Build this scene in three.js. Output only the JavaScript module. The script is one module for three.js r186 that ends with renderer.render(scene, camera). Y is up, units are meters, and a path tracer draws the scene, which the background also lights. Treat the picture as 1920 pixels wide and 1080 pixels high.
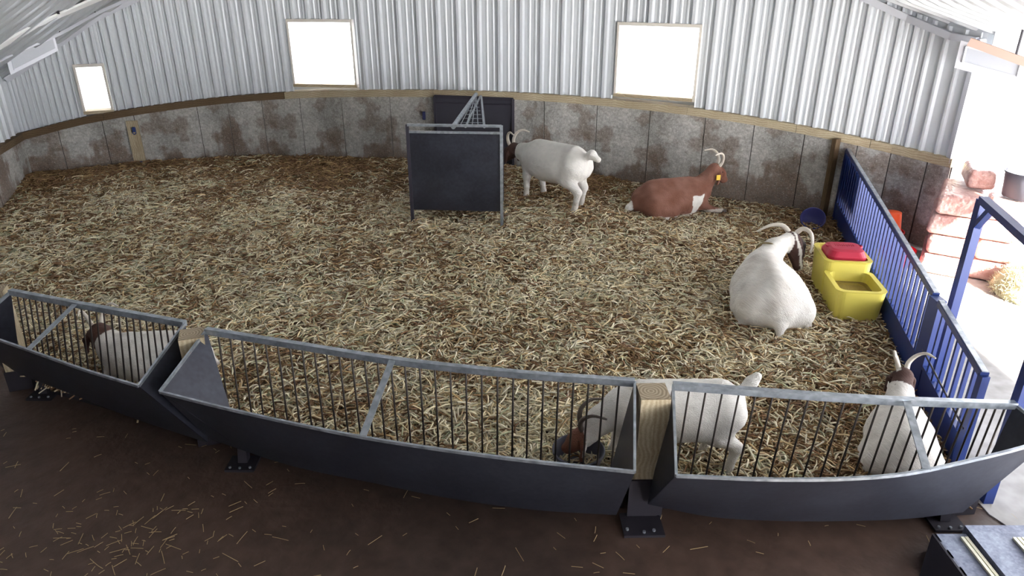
import * as THREE from 'three';
import { mergeGeometries } from 'three/addons/utils/BufferGeometryUtils.js';
import { RoundedBoxGeometry } from 'three/addons/geometries/RoundedBoxGeometry.js';
import { ImprovedNoise } from 'three/addons/math/ImprovedNoise.js';

// ---------------------------------------------------------------- camera, sky, sun, exposure
const scene = new THREE.Scene();
const camera = new THREE.PerspectiveCamera(43.6, 16 / 9, 0.05, 200);
camera.position.set(0, 2.55, 0);
camera.rotation.x = -0.42285;
scene.background = new THREE.Color(1.0, 1.02, 1.08);          // bright, even winter sky
scene.backgroundIntensity = 7;
const sun = new THREE.DirectionalLight(0xfff3e2, 42);
sun.position.set(10, 9, 11);
sun.target.position.set(2, 0, -4);
sun.castShadow = true;
Object.assign(sun.shadow.camera, { left: -12, right: 12, top: 12, bottom: -12, near: 1, far: 50 });
sun.shadow.mapSize.set(2048, 2048);
sun.shadow.radius = 2;
scene.add(sun, sun.target);
const renderer = new THREE.WebGLRenderer({ antialias: true });
renderer.toneMapping = THREE.LinearToneMapping;
renderer.toneMappingExposure = 1.65;
renderer.shadowMap.enabled = true;

// ---------------------------------------------------------------- helpers
const V = (x, y, z) => new THREE.Vector3(x, y, z);
const lerp = (a, b, t) => a + (b - a) * t, clamp = (x, a = 0, b = 1) => Math.min(b, Math.max(a, x));
const smooth = (a, b, x) => { const t = clamp((x - a) / (b - a)); return t * t * (3 - 2 * t); };
function rng(seed) { let a = seed >>> 0; return () => { a = (a + 0x6D2B79F5) | 0; let t = Math.imul(a ^ (a >>> 15), 1 | a); t = (t + Math.imul(t ^ (t >>> 7), 61 | t)) ^ t; return ((t ^ (t >>> 14)) >>> 0) / 4294967296; }; }
const IN = new ImprovedNoise();
const noise = (x, y, z = 0) => IN.noise(x, y, z);
function fbm(x, y, z = 0, o = 4) { let s = 0, a = 0.5; for (let i = 0; i < o; i++) { s += a * noise(x, y, z + i * 7.3); x *= 2.03; y *= 2.03; z *= 2.03; a *= 0.5; } return s; }
// smooth curve through (x, y) knots
function curve1(xs, ys) {
  const n = xs.length, m = xs.map((_, i) => { const a = Math.max(0, i - 1), b = Math.min(n - 1, i + 1); return (ys[b] - ys[a]) / (xs[b] - xs[a]); });
  return (x) => { let i = 0; while (i < n - 2 && x > xs[i + 1]) i++; const h = xs[i + 1] - xs[i], t = (x - xs[i]) / h, t2 = t * t, t3 = t2 * t;
    return (2 * t3 - 3 * t2 + 1) * ys[i] + (t3 - 2 * t2 + t) * h * m[i] + (3 * t2 - 2 * t3) * ys[i + 1] + (t3 - t2) * h * m[i + 1]; };
}
const used = new Map();
function numbered(name) { const k = used.get(name) ?? 0; used.set(name, k + 1); return k ? name + '_' + String(k).padStart(3, '0') : name; }
function shadows(o) { o.castShadow = true; o.receiveShadow = true; return o; }
// uv in metres, projected along the main direction of each face
function metres(g) {
  g = g.index ? g.toNonIndexed() : g;
  const p = g.attributes.position, uv = new Float32Array(p.count * 2), a = V(), b = V(), c = V(), n = V();
  for (let i = 0; i < p.count; i += 3) {
    a.fromBufferAttribute(p, i); b.fromBufferAttribute(p, i + 1); c.fromBufferAttribute(p, i + 2);
    n.subVectors(b, a).cross(c.clone().sub(a));
    const ax = Math.abs(n.x), ay = Math.abs(n.y), az = Math.abs(n.z);
    [a, b, c].forEach((q, k) => { const j = (i + k) * 2;
      if (ay >= ax && ay >= az) { uv[j] = q.x; uv[j + 1] = q.z; } else if (az >= ax) { uv[j] = q.x; uv[j + 1] = q.y; } else { uv[j] = q.z; uv[j + 1] = q.y; } });
  }
  g.setAttribute('uv', new THREE.BufferAttribute(uv, 2));
  return g;
}
function plain(g) { g = g.index ? g.toNonIndexed() : g; for (const k of Object.keys(g.attributes)) if (!['position', 'normal', 'uv'].includes(k)) g.deleteAttribute(k); if (!g.attributes.normal) g.computeVertexNormals(); return g; }
function merged(list) { return list.length === 1 ? plain(list[0]) : mergeGeometries(list.map(plain)); }
function tri(pos) { const g = new THREE.BufferGeometry(); g.setAttribute('position', new THREE.Float32BufferAttribute(pos, 3)); g.computeVertexNormals(); return g; }
// eight corners: a b c d (one face), e f g h (the opposite face)
function hexa(c) {
  const out = [], q = (i, j, k, l) => { for (const t of [i, j, k, i, k, l]) out.push(c[t].x, c[t].y, c[t].z); };
  q(0, 1, 2, 3); q(7, 6, 5, 4); q(0, 4, 5, 1); q(1, 5, 6, 2); q(2, 6, 7, 3); q(3, 7, 4, 0);
  return tri(out);
}
// a flat four- or three-cornered plate of some thickness
function plate(pts, t) {
  const n = pts[1].clone().sub(pts[0]).cross(pts[2].clone().sub(pts[0])).normalize().multiplyScalar(t / 2);
  const a = pts.map((p) => p.clone().add(n)), b = pts.map((p) => p.clone().sub(n));
  if (pts.length === 4) return hexa([...a, ...b]);
  const out = [], T = (...v) => v.forEach((p) => out.push(p.x, p.y, p.z));
  T(a[0], a[1], a[2]); T(b[2], b[1], b[0]);
  for (let i = 0; i < 3; i++) { const j = (i + 1) % 3; T(a[i], b[i], b[j]); T(a[i], b[j], a[j]); }
  return tri(out);
}
// a bar of rectangular section between two points; w across, h along the hint direction
function bar(p, q, w, h = w, hint = V(0, 1, 0)) {
  const d = q.clone().sub(p).normalize(); let s = d.clone().cross(hint); if (s.lengthSq() < 1e-4) s = d.clone().cross(V(1, 0, 0)); s.normalize();
  const u = s.clone().cross(d).normalize(), k = (o, i, j) => o.clone().addScaledVector(s, i * w / 2).addScaledVector(u, j * h / 2);
  return hexa([k(p, -1, -1), k(p, 1, -1), k(p, 1, 1), k(p, -1, 1), k(q, -1, -1), k(q, 1, -1), k(q, 1, 1), k(q, -1, 1)].map((v) => v));
}
function rod(p, q, r, r2 = r, seg = 8) {
  const L = p.distanceTo(q), g = new THREE.CylinderGeometry(r2, r, L, seg, 1);
  g.applyQuaternion(new THREE.Quaternion().setFromUnitVectors(V(0, 1, 0), q.clone().sub(p).divideScalar(L)));
  g.translate((p.x + q.x) / 2, (p.y + q.y) / 2, (p.z + q.z) / 2); return g;
}
function tubeTaper(pts, r0, r1, seg = 14, rs = 8) {
  const c = new THREE.CatmullRomCurve3(pts), g = new THREE.TubeGeometry(c, seg, 1, rs, false), p = g.attributes.position;
  for (let i = 0; i <= seg; i++) { const o = c.getPointAt(i / seg), r = lerp(r0, r1, Math.pow(i / seg, 1.2));
    for (let j = 0; j <= rs; j++) { const k = i * (rs + 1) + j; p.setXYZ(k, o.x + (p.getX(k) - o.x) * r, o.y + (p.getY(k) - o.y) * r, o.z + (p.getZ(k) - o.z) * r); } }
  g.computeVertexNormals();
  const e = c.getPointAt(1), cap = new THREE.SphereGeometry(r1, 8, 6); cap.translate(e.x, e.y, e.z);
  return merged([g, cap]);
}
// a sheet with thickness between two rails of equal count
function sheet(A, B, t) {
  const gs = [];
  for (let i = 0; i + 1 < A.length; i++) gs.push(plate([A[i], A[i + 1], B[i + 1], B[i]], t));
  return merged(gs);
}
// the same with a smooth bend along its length
function smoothSheet(A, B, t) {
  const n = A.length, side = (s) => { const pos = [], idx = [];
    for (let i = 0; i < n; i++) { const p = A[Math.max(0, i - 1)], q = A[Math.min(n - 1, i + 1)], nn = q.clone().sub(p).cross(B[i].clone().sub(A[i])).normalize().multiplyScalar(s * t / 2);
      for (const r of [0, 0.5, 1]) { const v = A[i].clone().lerp(B[i], r).add(nn); pos.push(v.x, v.y, v.z); } }
    for (let i = 0; i + 1 < n; i++) for (let r = 0; r < 2; r++) { const a = i * 3 + r, b = a + 3; s > 0 ? idx.push(a, b, a + 1, b, b + 1, a + 1) : idx.push(a, a + 1, b, b, a + 1, b + 1); }
    const g = new THREE.BufferGeometry(); g.setAttribute('position', new THREE.Float32BufferAttribute(pos, 3)); g.setIndex(idx); g.computeVertexNormals(); return g.toNonIndexed(); };
  return merged([side(1), side(-1)]);
}
function sweep(pts, w, h) { const gs = []; for (let i = 0; i + 1 < pts.length; i++) gs.push(bar(pts[i], pts[i + 1], w, h)); return merged(gs); }
function along(pts, n) { const c = new THREE.CatmullRomCurve3(pts, false, 'centripetal'); return Array.from({ length: n + 1 }, (_, i) => c.getPoint(i / n)); }
function box(w, h, d, x = 0, y = 0, z = 0, r = 0) { const g = r ? new RoundedBoxGeometry(w, h, d, 2, r) : new THREE.BoxGeometry(w, h, d); g.translate(x, y, z); return g; }
function thing(name, label, category, [x, y, z] = [0, 0, 0], turn = 0, group) {
  const o = new THREE.Group(); o.name = numbered(name); scene.add(o); o.position.set(x, y, z); o.rotation.y = turn; o.userData = { label, category };
  if (group) o.userData.group = group; return o;
}
// one named mesh under parent; geometry given in world metres unless the parent is placed
function part(name, geos, mat, parent, keepUV = false) {
  let g = merged(Array.isArray(geos) ? geos : [geos]);
  if (parent && parent.isGroup && parent.userData.worldBuilt) g.translate(-parent.position.x, -parent.position.y, -parent.position.z);
  if (!keepUV) g = metres(g);
  const m = shadows(new THREE.Mesh(g, mat)); m.name = parent ? name : numbered(name); (parent ?? scene).add(m); return m;
}
// a thing whose parts are given in world coordinates, with its origin at its base
function built(name, label, category, base, group) { const o = thing(name, label, category, base, 0, group); o.userData.worldBuilt = true; return o; }
function setting(name, label, category = 'structure') { const o = new THREE.Group(); o.name = name; o.userData = { kind: 'structure', label, category }; scene.add(o); return o; }

// ---------------------------------------------------------------- materials
function texture(n, fn, srgb = true, rep = 1, n2 = n) {
  const d = new Uint8Array(n * n2 * 4);
  for (let j = 0; j < n2; j++) for (let i = 0; i < n; i++) { const c = fn(i / n, j / n2), k = (j * n + i) * 4; for (let q = 0; q < 3; q++) d[k + q] = clamp(Math.round((Array.isArray(c) ? c[q] : c) * 255), 0, 255); d[k + 3] = 255; }
  const t = new THREE.DataTexture(d, n, n2); t.wrapS = t.wrapT = THREE.RepeatWrapping; t.magFilter = THREE.LinearFilter; t.minFilter = THREE.LinearMipmapLinearFilter; t.generateMipmaps = true;
  if (srgb) t.colorSpace = THREE.SRGBColorSpace; t.repeat.set(rep, rep); t.needsUpdate = true; return t;
}
// noise that tiles over the unit square
const LAT = (() => { const R = rng(31), t = new Float32Array(65536); for (let i = 0; i < 65536; i++) t[i] = R() * 2 - 1; return t; })();
function tile(u, v, f, o = 4, s = 0) {
  let r = 0, a = 0.5, F = Math.round(f);
  for (let k = 0; k < o; k++) {
    const x = u * F, y = v * F, i = Math.floor(x), j = Math.floor(y), p = x - i, q = y - j, sp = p * p * (3 - 2 * p), sq = q * q * (3 - 2 * q), off = (s * 977 + k * 7919) | 0;
    const L = (m, n) => LAT[(((m % F) * 131 + (n % F) * 8191 + off) & 65535)];
    r += a * lerp(lerp(L(i, j), L(i + 1, j), sp), lerp(L(i, j + 1), L(i + 1, j + 1), sp), sq); a *= 0.5; F *= 2;
  }
  return r;
}
const mix = (a, b, t) => a.map((x, i) => lerp(x, b[i], t));
const concreteTex = texture(2048, (U, v) => {   // 3.9 m by 1.3 m; splashed dirt clings in ragged patches to the lower part
  const u = U * 3, big = tile(U, v * 0.33, 11, 4, 57), n = tile(u, v, 4, 6, 1), b = tile(u, v, 60, 3, 9), s = tile(u, v, 7, 5, 21), w = tile(u, v, 150, 2, 33), run = tile(u, v * 0.25, 30, 3, 44);
  let c = mix([0.70, 0.69, 0.67], [0.56, 0.55, 0.53], clamp(0.5 + n * 1.3));
  c = mix(c, [0.47, 0.42, 0.38], smooth(0.05, 0.35, s) * 0.55);
  const edge = 0.40 + big * 0.36 + n * 0.12 + s * 0.12 + run * 0.12;
  if (v < 0.92) c = mix(c, [0.43, 0.36, 0.31], smooth(-0.05, 0.09, edge - v) * (0.62 + 0.4 * b));
  c = c.map((x) => x + b * 0.10 + w * 0.10);
  if (w > 0.5) c = mix(c, [0.86, 0.85, 0.83], 0.6);
  return c;
}, true, 1 / 1.3, 1024); concreteTex.repeat.set(1 / 3.9, 1 / 1.3);
const concreteBump = texture(512, (u, v) => 0.5 + tile(u, v, 40, 4, 4) * 0.5 + tile(u, v, 8, 3, 2) * 0.4, false, 0.9);
const floorTex = texture(1024, (u, v) => {
  const a = tile(u, v, 4, 5, 3), b = tile(u, v, 50, 3, 6), c0 = mix([0.36, 0.30, 0.27], [0.30, 0.26, 0.245], clamp(0.5 + a * 1.8));
  return c0.map((x) => x + b * 0.07);
}, true, 0.3);
const paleFloorTex = texture(512, (u, v) => { const a = tile(u, v, 5, 5, 13), b = tile(u, v, 50, 3, 16); return mix([0.70, 0.69, 0.67], [0.58, 0.57, 0.55], clamp(0.5 + a * 1.8)).map((x) => x + b * 0.08); }, true, 0.35);
const woodTex = texture(512, (u, v) => {
  const g = tile(u, v * 0.5, 3, 3, 5), r = Math.sin((v * 18 + g * 2.2) * 6.283), b = tile(u, v, 90, 2, 8);
  return mix([0.74, 0.69, 0.58], [0.60, 0.53, 0.42], clamp(0.45 + r * 0.28 + g * 0.5)).map((x) => x + b * 0.06);
}, true, 2.2);
const woodUpTex = woodTex.clone(); woodUpTex.rotation = Math.PI / 2; woodUpTex.needsUpdate = true;
const ringTex = texture(256, (u, v) => { const x = u - 0.42, y = v - 0.5, r = Math.hypot(x, y) + tile(u, v, 5, 3, 2) * 0.03, k = Math.sin(r * 52); return mix([0.76, 0.70, 0.60], [0.56, 0.49, 0.40], clamp(0.45 + k * 0.42)); });
const scratchTex = texture(512, (u, v) => { const a = tile(u, v, 6, 4, 14), b = tile(u, v, 70, 2, 3); return mix([0.38, 0.385, 0.415], [0.31, 0.31, 0.34], clamp(0.5 + a * 1.5)).map((x) => x + b * 0.05); }, true, 0.8);
const deckTex = texture(512, (u, v) => { const a = tile(u, v, 5, 5, 24), b = tile(u, v, 60, 3, 31); return mix([0.56, 0.59, 0.66], [0.42, 0.44, 0.52], clamp(0.5 + a * 1.6)).map((x) => x + b * 0.1); }, true, 1.6);
const galvTex = texture(256, (u, v) => { const a = tile(u, v, 18, 3, 4); return [0.66, 0.69, 0.72].map((x) => x + a * 0.16); }, true, 2);
const soilTex = texture(512, (u, v) => { const a = tile(u, v, 7, 5, 41), b = tile(u, v, 80, 3, 7); return mix([0.40, 0.32, 0.22], [0.22, 0.16, 0.11], clamp(0.5 + a * 1.7)).map((x) => x + b * 0.25); }, true, 0.8);
const furTex = texture(512, (u, v) => 0.5 + tile(u, v, 110, 2, 3) * 0.7 + tile(u, v, 24, 3, 5) * 0.5, false, 2.2);
const wrapTex = texture(256, (u, v) => { const a = tile(u, v, 6, 4, 51), s = Math.abs(tile(u, v, 14, 3, 60)); return mix([0.70, 0.53, 0.50], [0.80, 0.66, 0.63], clamp(0.4 + a * 1.5)).map((x) => x - (s < 0.02 ? 0.1 : 0)); }, true, 2.5);
const wrapBump = texture(256, (u, v) => 0.5 + tile(u, v, 7, 4, 71) * 0.9, false, 2.5);
const std = (color, roughness, metalness = 0, more = {}) => new THREE.MeshStandardMaterial({ color, roughness, metalness, side: THREE.DoubleSide, ...more });
const M = {
  sheetMetal: std(0xd2d6da, 0.34, 0.1), ceilingMetal: std(0xb4b8bb, 0.45, 0.1), trimMetal: std(0xc9cbd2, 0.45, 0.2), outer: std(0xc8ccd0, 0.6),
  concrete: std(0xffffff, 0.9, 0, { map: concreteTex, bumpMap: concreteBump, bumpScale: 0.006 }),
  joint: std(0x3a3632, 0.95), wood: std(0xffffff, 0.8, 0, { map: woodTex }), woodUp: std(0xffffff, 0.8, 0, { map: woodUpTex }), woodUpDark: std(0x8f8072, 0.85, 0, { map: woodUpTex }), woodDark: std(0x8f8072, 0.85, 0, { map: woodTex }), woodEnd: std(0xffffff, 0.85, 0, { map: ringTex }), frame: std(0xd8d2c8, 0.6),
  floor: std(0xd8c6ba, 0.62, 0, { map: floorTex, bumpMap: concreteBump, bumpScale: 0.003 }), paleFloor: std(0xe2e2e6, 0.85, 0, { map: paleFloorTex }), snow: std(0xeef1f5, 0.95),
  steel: std(0x9a9eaa, 0.42, 0.35, { map: scratchTex }), galv: std(0xffffff, 0.35, 0.75, { map: galvTex }), barSteel: std(0x4a433f, 0.5, 0.5), darkSteel: std(0x2b2830, 0.55, 0.3),
  rubber: std(0x3b3a44, 0.55, 0.05), panelFrame: std(0x34313c, 0.5, 0.2), blue: std(0x1b3270, 0.4, 0.1), blueDark: std(0x20264f, 0.5, 0.1), blueTub: std(0x3c3d78, 0.5),
  yellow: std(0xd9cb5e, 0.42), red: std(0xb01f3c, 0.42), orange: std(0xf05a24, 0.5), redTub: std(0xd8202e, 0.5), blackTub: std(0x4b4c58, 0.55),
  water: new THREE.MeshPhysicalMaterial({ color: 0xb39a58, roughness: 0.06, transmission: 0.55, ior: 1.33, thickness: 0.1, side: THREE.DoubleSide }),
  glass: new THREE.MeshPhysicalMaterial({ color: 0xffffff, roughness: 0.02, transmission: 1, thickness: 0, side: THREE.DoubleSide }),
  frosted: new THREE.MeshPhysicalMaterial({ color: 0xcfd4dc, roughness: 0.35, transmission: 0.4, thickness: 0, side: THREE.DoubleSide }),
  wrap: std(0xffffff, 0.38, 0, { map: wrapTex, bumpMap: wrapBump, bumpScale: 0.012 }), clear: std(0xf3ece9, 0.3),
  soil: std(0xffffff, 0.95, 0, { map: soilTex }), straw: std(0xffffff, 0.75), horn: std(0xd8cfc2, 0.45), hornDark: std(0x5b514a, 0.5), eye: std(0x16110c, 0.15), collar: std(0x8a7a52, 0.7), tag: std(0xe8c23a, 0.5), tagWhite: std(0xf2f0ea, 0.5),
  fur: std(0xffffff, 0.85, 0, { vertexColors: true, bumpMap: furTex, bumpScale: 0.003 }), hayGreen: std(0xffffff, 0.8), whiteDoor: std(0xe6e9ec, 0.5), mat: std(0xffffff, 0.6, 0.1, { map: deckTex }), strip: std(0xe4e2c8, 0.35, 0.4), pinkWood: std(0xc9a79a, 0.7),
};
// ---------------------------------------------------------------- the shape of the building
// back wall in plan: z over x; height of the timber sill over x
const WX = [-5.74, -5.0, -3.83, -2.77, -1.78, -0.67, 0.26, 1.09, 1.81, 2.37, 2.9, 3.36, 3.82, 4.17];
const wallZ = curve1(WX, [-8.36, -8.7, -9.1, -9.21, -9.1, -8.87, -8.66, -8.47, -8.14, -7.91, -7.65, -7.37, -7.06, -6.53]);
const sillH = curve1(WX, [0.76, 0.91, 1.03, 1.1, 1.14, 1.17, 1.17, 1.14, 1.12, 1.08, 1.03, 0.98, 0.92, 0.9]);
const RX = [-7.2, -5.74, -5.59, -4.75, -4.33, -2.6, 1.2, 3.43, 3.98, 4.6, 4.95], RH = [0.6, 1.36, 1.45, 2.01, 2.2, 3.3, 3.3, 2.24, 1.98, 1.86, 1.80];
function roofH(x) { let i = 0; while (i < RX.length - 2 && x > RX[i + 1]) i++; return lerp(RH[i], RH[i + 1], (x - RX[i]) / (RX[i + 1] - RX[i])); }
function wallN(x) { const d = 0.02, t = V(2 * d, 0, wallZ(x + d) - wallZ(x - d)).normalize(); return V(-t.z, 0, t.x); }   // towards the room
const onWall = (x, y, out = 0) => { const n = wallN(x); return V(x + n.x * out, y, wallZ(x) + n.z * out); };
const CORNER_L = -5.74, CORNER_R = 4.13;
// bedding height
function strawH(x, z) {
  const d = -z, back = smooth(4.2, 8.3, d) * (1 - 0.8 * smooth(0.2, 3.0, x));
  const wall = wallZ(clamp(x, -5.7, 4.1)) - z;           // negative distance to the wall
  const heap = Math.exp(-Math.pow((wall + 0.35) / 0.4, 2)) * 0.06 * (1 - smooth(0.5, 1.5, x));
  return 0.045 + 0.17 * back + heap + 0.05 * fbm(x * 1.1, z * 1.1, 3, 3) + 0.025 * fbm(x * 4, z * 4, 8, 2);
}

// ---------------------------------------------------------------- setting: floors
{
  const g = new THREE.PlaneGeometry(60, 60).rotateX(-Math.PI / 2); g.translate(0, -0.12, -4);
  const s = part('snowy_ground', g, M.snow); s.userData = { kind: 'structure', label: 'bright snowy ground outside the barn', category: 'ground' };
  const f = setting('floor', 'dark brown concrete barn floor in front of the feeders', 'floor');
  f.userData.worldBuilt = true;
  part('aisle_slab', box(10.9, 0.1, 11.4, -0.5, -0.05, -3.4), M.floor, f);
}
{ // paler concrete beside the gate, laid a little proud of the main slab
  const sh = new THREE.Shape([[3.5, 7.55], [4.3, 6.9], [4.95, 6.9], [4.95, -1.9], [4.6, -1.9], [2.42, 2.86], [2.42, 3.05]].map(([x, d]) => new THREE.Vector2(x, d)));
  const g = new THREE.ExtrudeGeometry(sh, { depth: 0.006, bevelEnabled: false }); g.rotateX(-Math.PI / 2);
  const p = part('doorway_slab', g, M.paleFloor); p.userData = { kind: 'structure', label: 'pale concrete floor between the blue gate and the open doorway', category: 'floor' };
}
// ---------------------------------------------------------------- setting: back wall
const wallBack = setting('wall_back', 'ribbed white metal wall above a concrete kerb wall with timber sill', 'wall');
const RIBS = [-5.62, -5.57, -5.53, -5.49, -5.44, -5.38, -5.32, -5.26, -5.2, -5.13, -5.06, -4.99, -4.92, -4.84, -4.74, -4.66, -4.57, -4.48, -4.39, -4.29, -4.17, -4.05, -3.93, -3.8, -3.66, -3.51, -3.35, -3.19, -3.01, -2.8, -2.62, -2.44, -2.24, -2.03, -1.79, -1.56, -1.33, -1.09, -0.86, -0.62, -0.38, -0.14, 0.11, 0.34, 0.58, 0.82, 1.05, 1.28, 1.5, 1.71, 1.92, 2.14, 2.32, 2.49, 2.67, 2.84, 2.99, 3.14, 3.28, 3.41, 3.54, 3.66, 3.77, 3.87, 3.95, 4.03, 4.1];
const WINDOWS = [{ x0: -5.09, x1: -4.79, y0: 0.92, y1: 1.49 }, { x0: -2.71, x1: -1.9, y0: 1.16, y1: 1.95 }, { x0: 1.17, x1: 2.01, y0: 1.17, y1: 1.97 }];
{
  // each run between two ribs: a rib and a flat with two low stiffeners; cut where a window is
  const strip = (x0, x1, y0a, y0b, y1a, y1b, o0, o1, gs) => gs.push(plate([onWall(x0, y0a, o0), onWall(x1, y0b, o1), onWall(x1, y1b, o1), onWall(x0, y1a, o0)], 0.0015));
  const edges = [CORNER_L, ...RIBS, CORNER_R];
  let sheetGeos = [], count = 0;
  const flush = () => { if (sheetGeos.length) part('metal_sheet', sheetGeos, M.sheetMetal, wallBack); sheetGeos = []; count = 0; };
  for (let i = 0; i + 1 < edges.length; i++) {
    const a = edges[i], b = edges[i + 1], w = b - a, rw = Math.min(0.062, w * 0.36), d = Math.min(0.036, w * 0.38), prof = [];
    if (i > 0) prof.push([a - rw * 0.5, 0], [a - rw * 0.22, d], [a + rw * 0.22, d], [a + rw * 0.5, 0]); else prof.push([a, 0]);
    if (w > 0.09) for (const f of [0.38, 0.68]) prof.push([a + w * f - 0.016, 0], [a + w * f - 0.006, 0.007], [a + w * f + 0.006, 0.007], [a + w * f + 0.016, 0]);
    const nb = edges[i + 2] !== undefined ? Math.min(0.062, (edges[i + 2] - b) * 0.36) * 0.5 : 0;
    prof.push([b - nb, 0]);
    for (let k = 0; k + 1 < prof.length; k++) {
      const [x0, o0] = prof[k], [x1, o1] = prof[k + 1]; if (x1 - x0 < 1e-4) continue;
      const mid = (x0 + x1) / 2, win = WINDOWS.find((q) => mid > q.x0 && mid < q.x1);
      if (win) { strip(x0, x1, win.y1, win.y1, roofH(x0) + 0.05, roofH(x1) + 0.05, o0, o1, sheetGeos); }
      else strip(x0, x1, sillH(x0), sillH(x1), roofH(x0) + 0.05, roofH(x1) + 0.05, o0, o1, sheetGeos);
    }
    if (++count === 4) flush();
  }
  flush();
  // outer cladding, a hand behind the inner one
  const outer = [];
  for (let x = CORNER_L - 0.2; x < CORNER_R; x += 0.1) {
    const m = x + 0.05, win = WINDOWS.find((q) => m > q.x0 - 0.05 && m < q.x1 + 0.05), P = (y, xx) => onWall(clamp(xx, CORNER_L, CORNER_R), y, -0.16);
    if (win) { outer.push(plate([P(win.y1 + 0.02, x), P(win.y1 + 0.02, x + 0.1), P(3.4, x + 0.1), P(3.4, x)], 0.002), plate([P(-0.1, x), P(-0.1, x + 0.1), P(win.y0 - 0.02, x + 0.1), P(win.y0 - 0.02, x)], 0.002)); }
    else outer.push(plate([P(-0.1, x), P(-0.1, x + 0.1), P(3.4, x + 0.1), P(3.4, x)], 0.002));
  }
  part('outer_cladding', outer, M.outer, wallBack);
  // concrete kerb wall in its form panels
  const joints = [CORNER_L, -5.37, -4.93, -4.6, -3.91, -3.55, -3.13, -2.65, -2.11, -1.49, -0.92, 0.03, 0.39, 1.0, 1.58, 2.14, 2.62, 3.08, 3.52, 3.79, 4.01, CORNER_R];
  const R = rng(5);
  for (let i = 0; i + 1 < joints.length; i++) {
    const a = joints[i] + 0.004, b = joints[i + 1] - 0.004, n = Math.max(1, Math.round((b - a) / 0.18)), gs = [], o = 0.05 + R() * 0.006;
    for (let k = 0; k < n; k++) { const x0 = lerp(a, b, k / n), x1 = lerp(a, b, (k + 1) / n), h0 = sillH(x0) - 0.075, h1 = sillH(x1) - 0.075;
      gs.push(hexa([onWall(x0, -0.05, o), onWall(x1, -0.05, o), onWall(x1, h1, o), onWall(x0, h0, o), onWall(x0, -0.05, -0.12), onWall(x1, -0.05, -0.12), onWall(x1, h1, -0.12), onWall(x0, h0, -0.12)])); }
    part('concrete_panel', gs, M.concrete, wallBack);
  }
  const back = []; for (let x = CORNER_L; x < CORNER_R - 0.01; x += 0.2) { const x1 = Math.min(CORNER_R, x + 0.2); back.push(plate([onWall(x, 0, 0.035), onWall(x1, 0, 0.035), onWall(x1, sillH(x1) - 0.08, 0.035), onWall(x, sillH(x) - 0.08, 0.035)], 0.004)); }
  part('joint_fill', back, M.joint, wallBack);
  // timber sill boards
  const bj = [CORNER_L, -4.9, -2.83, -0.93, 0.06, 1.95, 3.0, 3.62, CORNER_R];
  for (let i = 0; i + 1 < bj.length; i++) {
    const a = bj[i] + 0.002, b = bj[i + 1] - 0.002, n = Math.max(2, Math.round((b - a) / 0.2)), gs = [];
    for (let k = 0; k < n; k++) { const x0 = lerp(a, b, k / n), x1 = lerp(a, b, (k + 1) / n), t0 = sillH(x0), t1 = sillH(x1), o = 0.068;
      gs.push(hexa([onWall(x0, t0 - 0.08, o), onWall(x1, t1 - 0.08, o), onWall(x1, t1, o), onWall(x0, t0, o), onWall(x0, t0 - 0.08, -0.1), onWall(x1, t1 - 0.08, -0.1), onWall(x1, t1, -0.1), onWall(x0, t0, -0.1)])); }
    part('sill_board', gs, i < 2 ? M.woodDark : M.wood, wallBack);
  }
  part('corner_trim', [bar(onWall(4.11, 0.86, 0.03), onWall(4.11, roofH(4.1), 0.03), 0.07, 0.05)], M.trimMetal, wallBack);
}
WINDOWS.forEach((w, i) => {
  const o = setting('window_' + (i + 1), ['small far window near the left corner of the metal wall', 'window in the metal wall left of the hay feeder', 'large window in the metal wall above the brown goat'][i], 'window');
  const P = (x, y, d) => onWall(x, y, d), f = 0.035;
  const fr = [[w.x0, w.y0, w.x1, w.y0 + f], [w.x0, w.y1 - f, w.x1, w.y1]].map(([a, b, c, d]) => hexa([P(a, b, 0.035), P(c, b, 0.035), P(c, d, 0.035), P(a, d, 0.035), P(a, b, -0.16), P(c, b, -0.16), P(c, d, -0.16), P(a, d, -0.16)]));
  const sd = [[w.x0, w.x0 + f * 0.7], [w.x1 - f * 0.7, w.x1]].map(([a, c]) => hexa([P(a, w.y0, 0.035), P(c, w.y0, 0.035), P(c, w.y1, 0.035), P(a, w.y1, 0.035), P(a, w.y0, -0.16), P(c, w.y0, -0.16), P(c, w.y1, -0.16), P(a, w.y1, -0.16)]));
  part('window_head', fr[1], M.frame, o); part('window_sill', fr[0], M.wood, o); part('jamb', sd[0], M.frame, o); part('jamb', sd[1], M.frame, o);
  part('pane', plate([P(w.x0, w.y0, -0.1), P(w.x1, w.y0, -0.1), P(w.x1, w.y1, -0.1), P(w.x0, w.y1, -0.1)], 0.004), M.glass, o);
});
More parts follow.
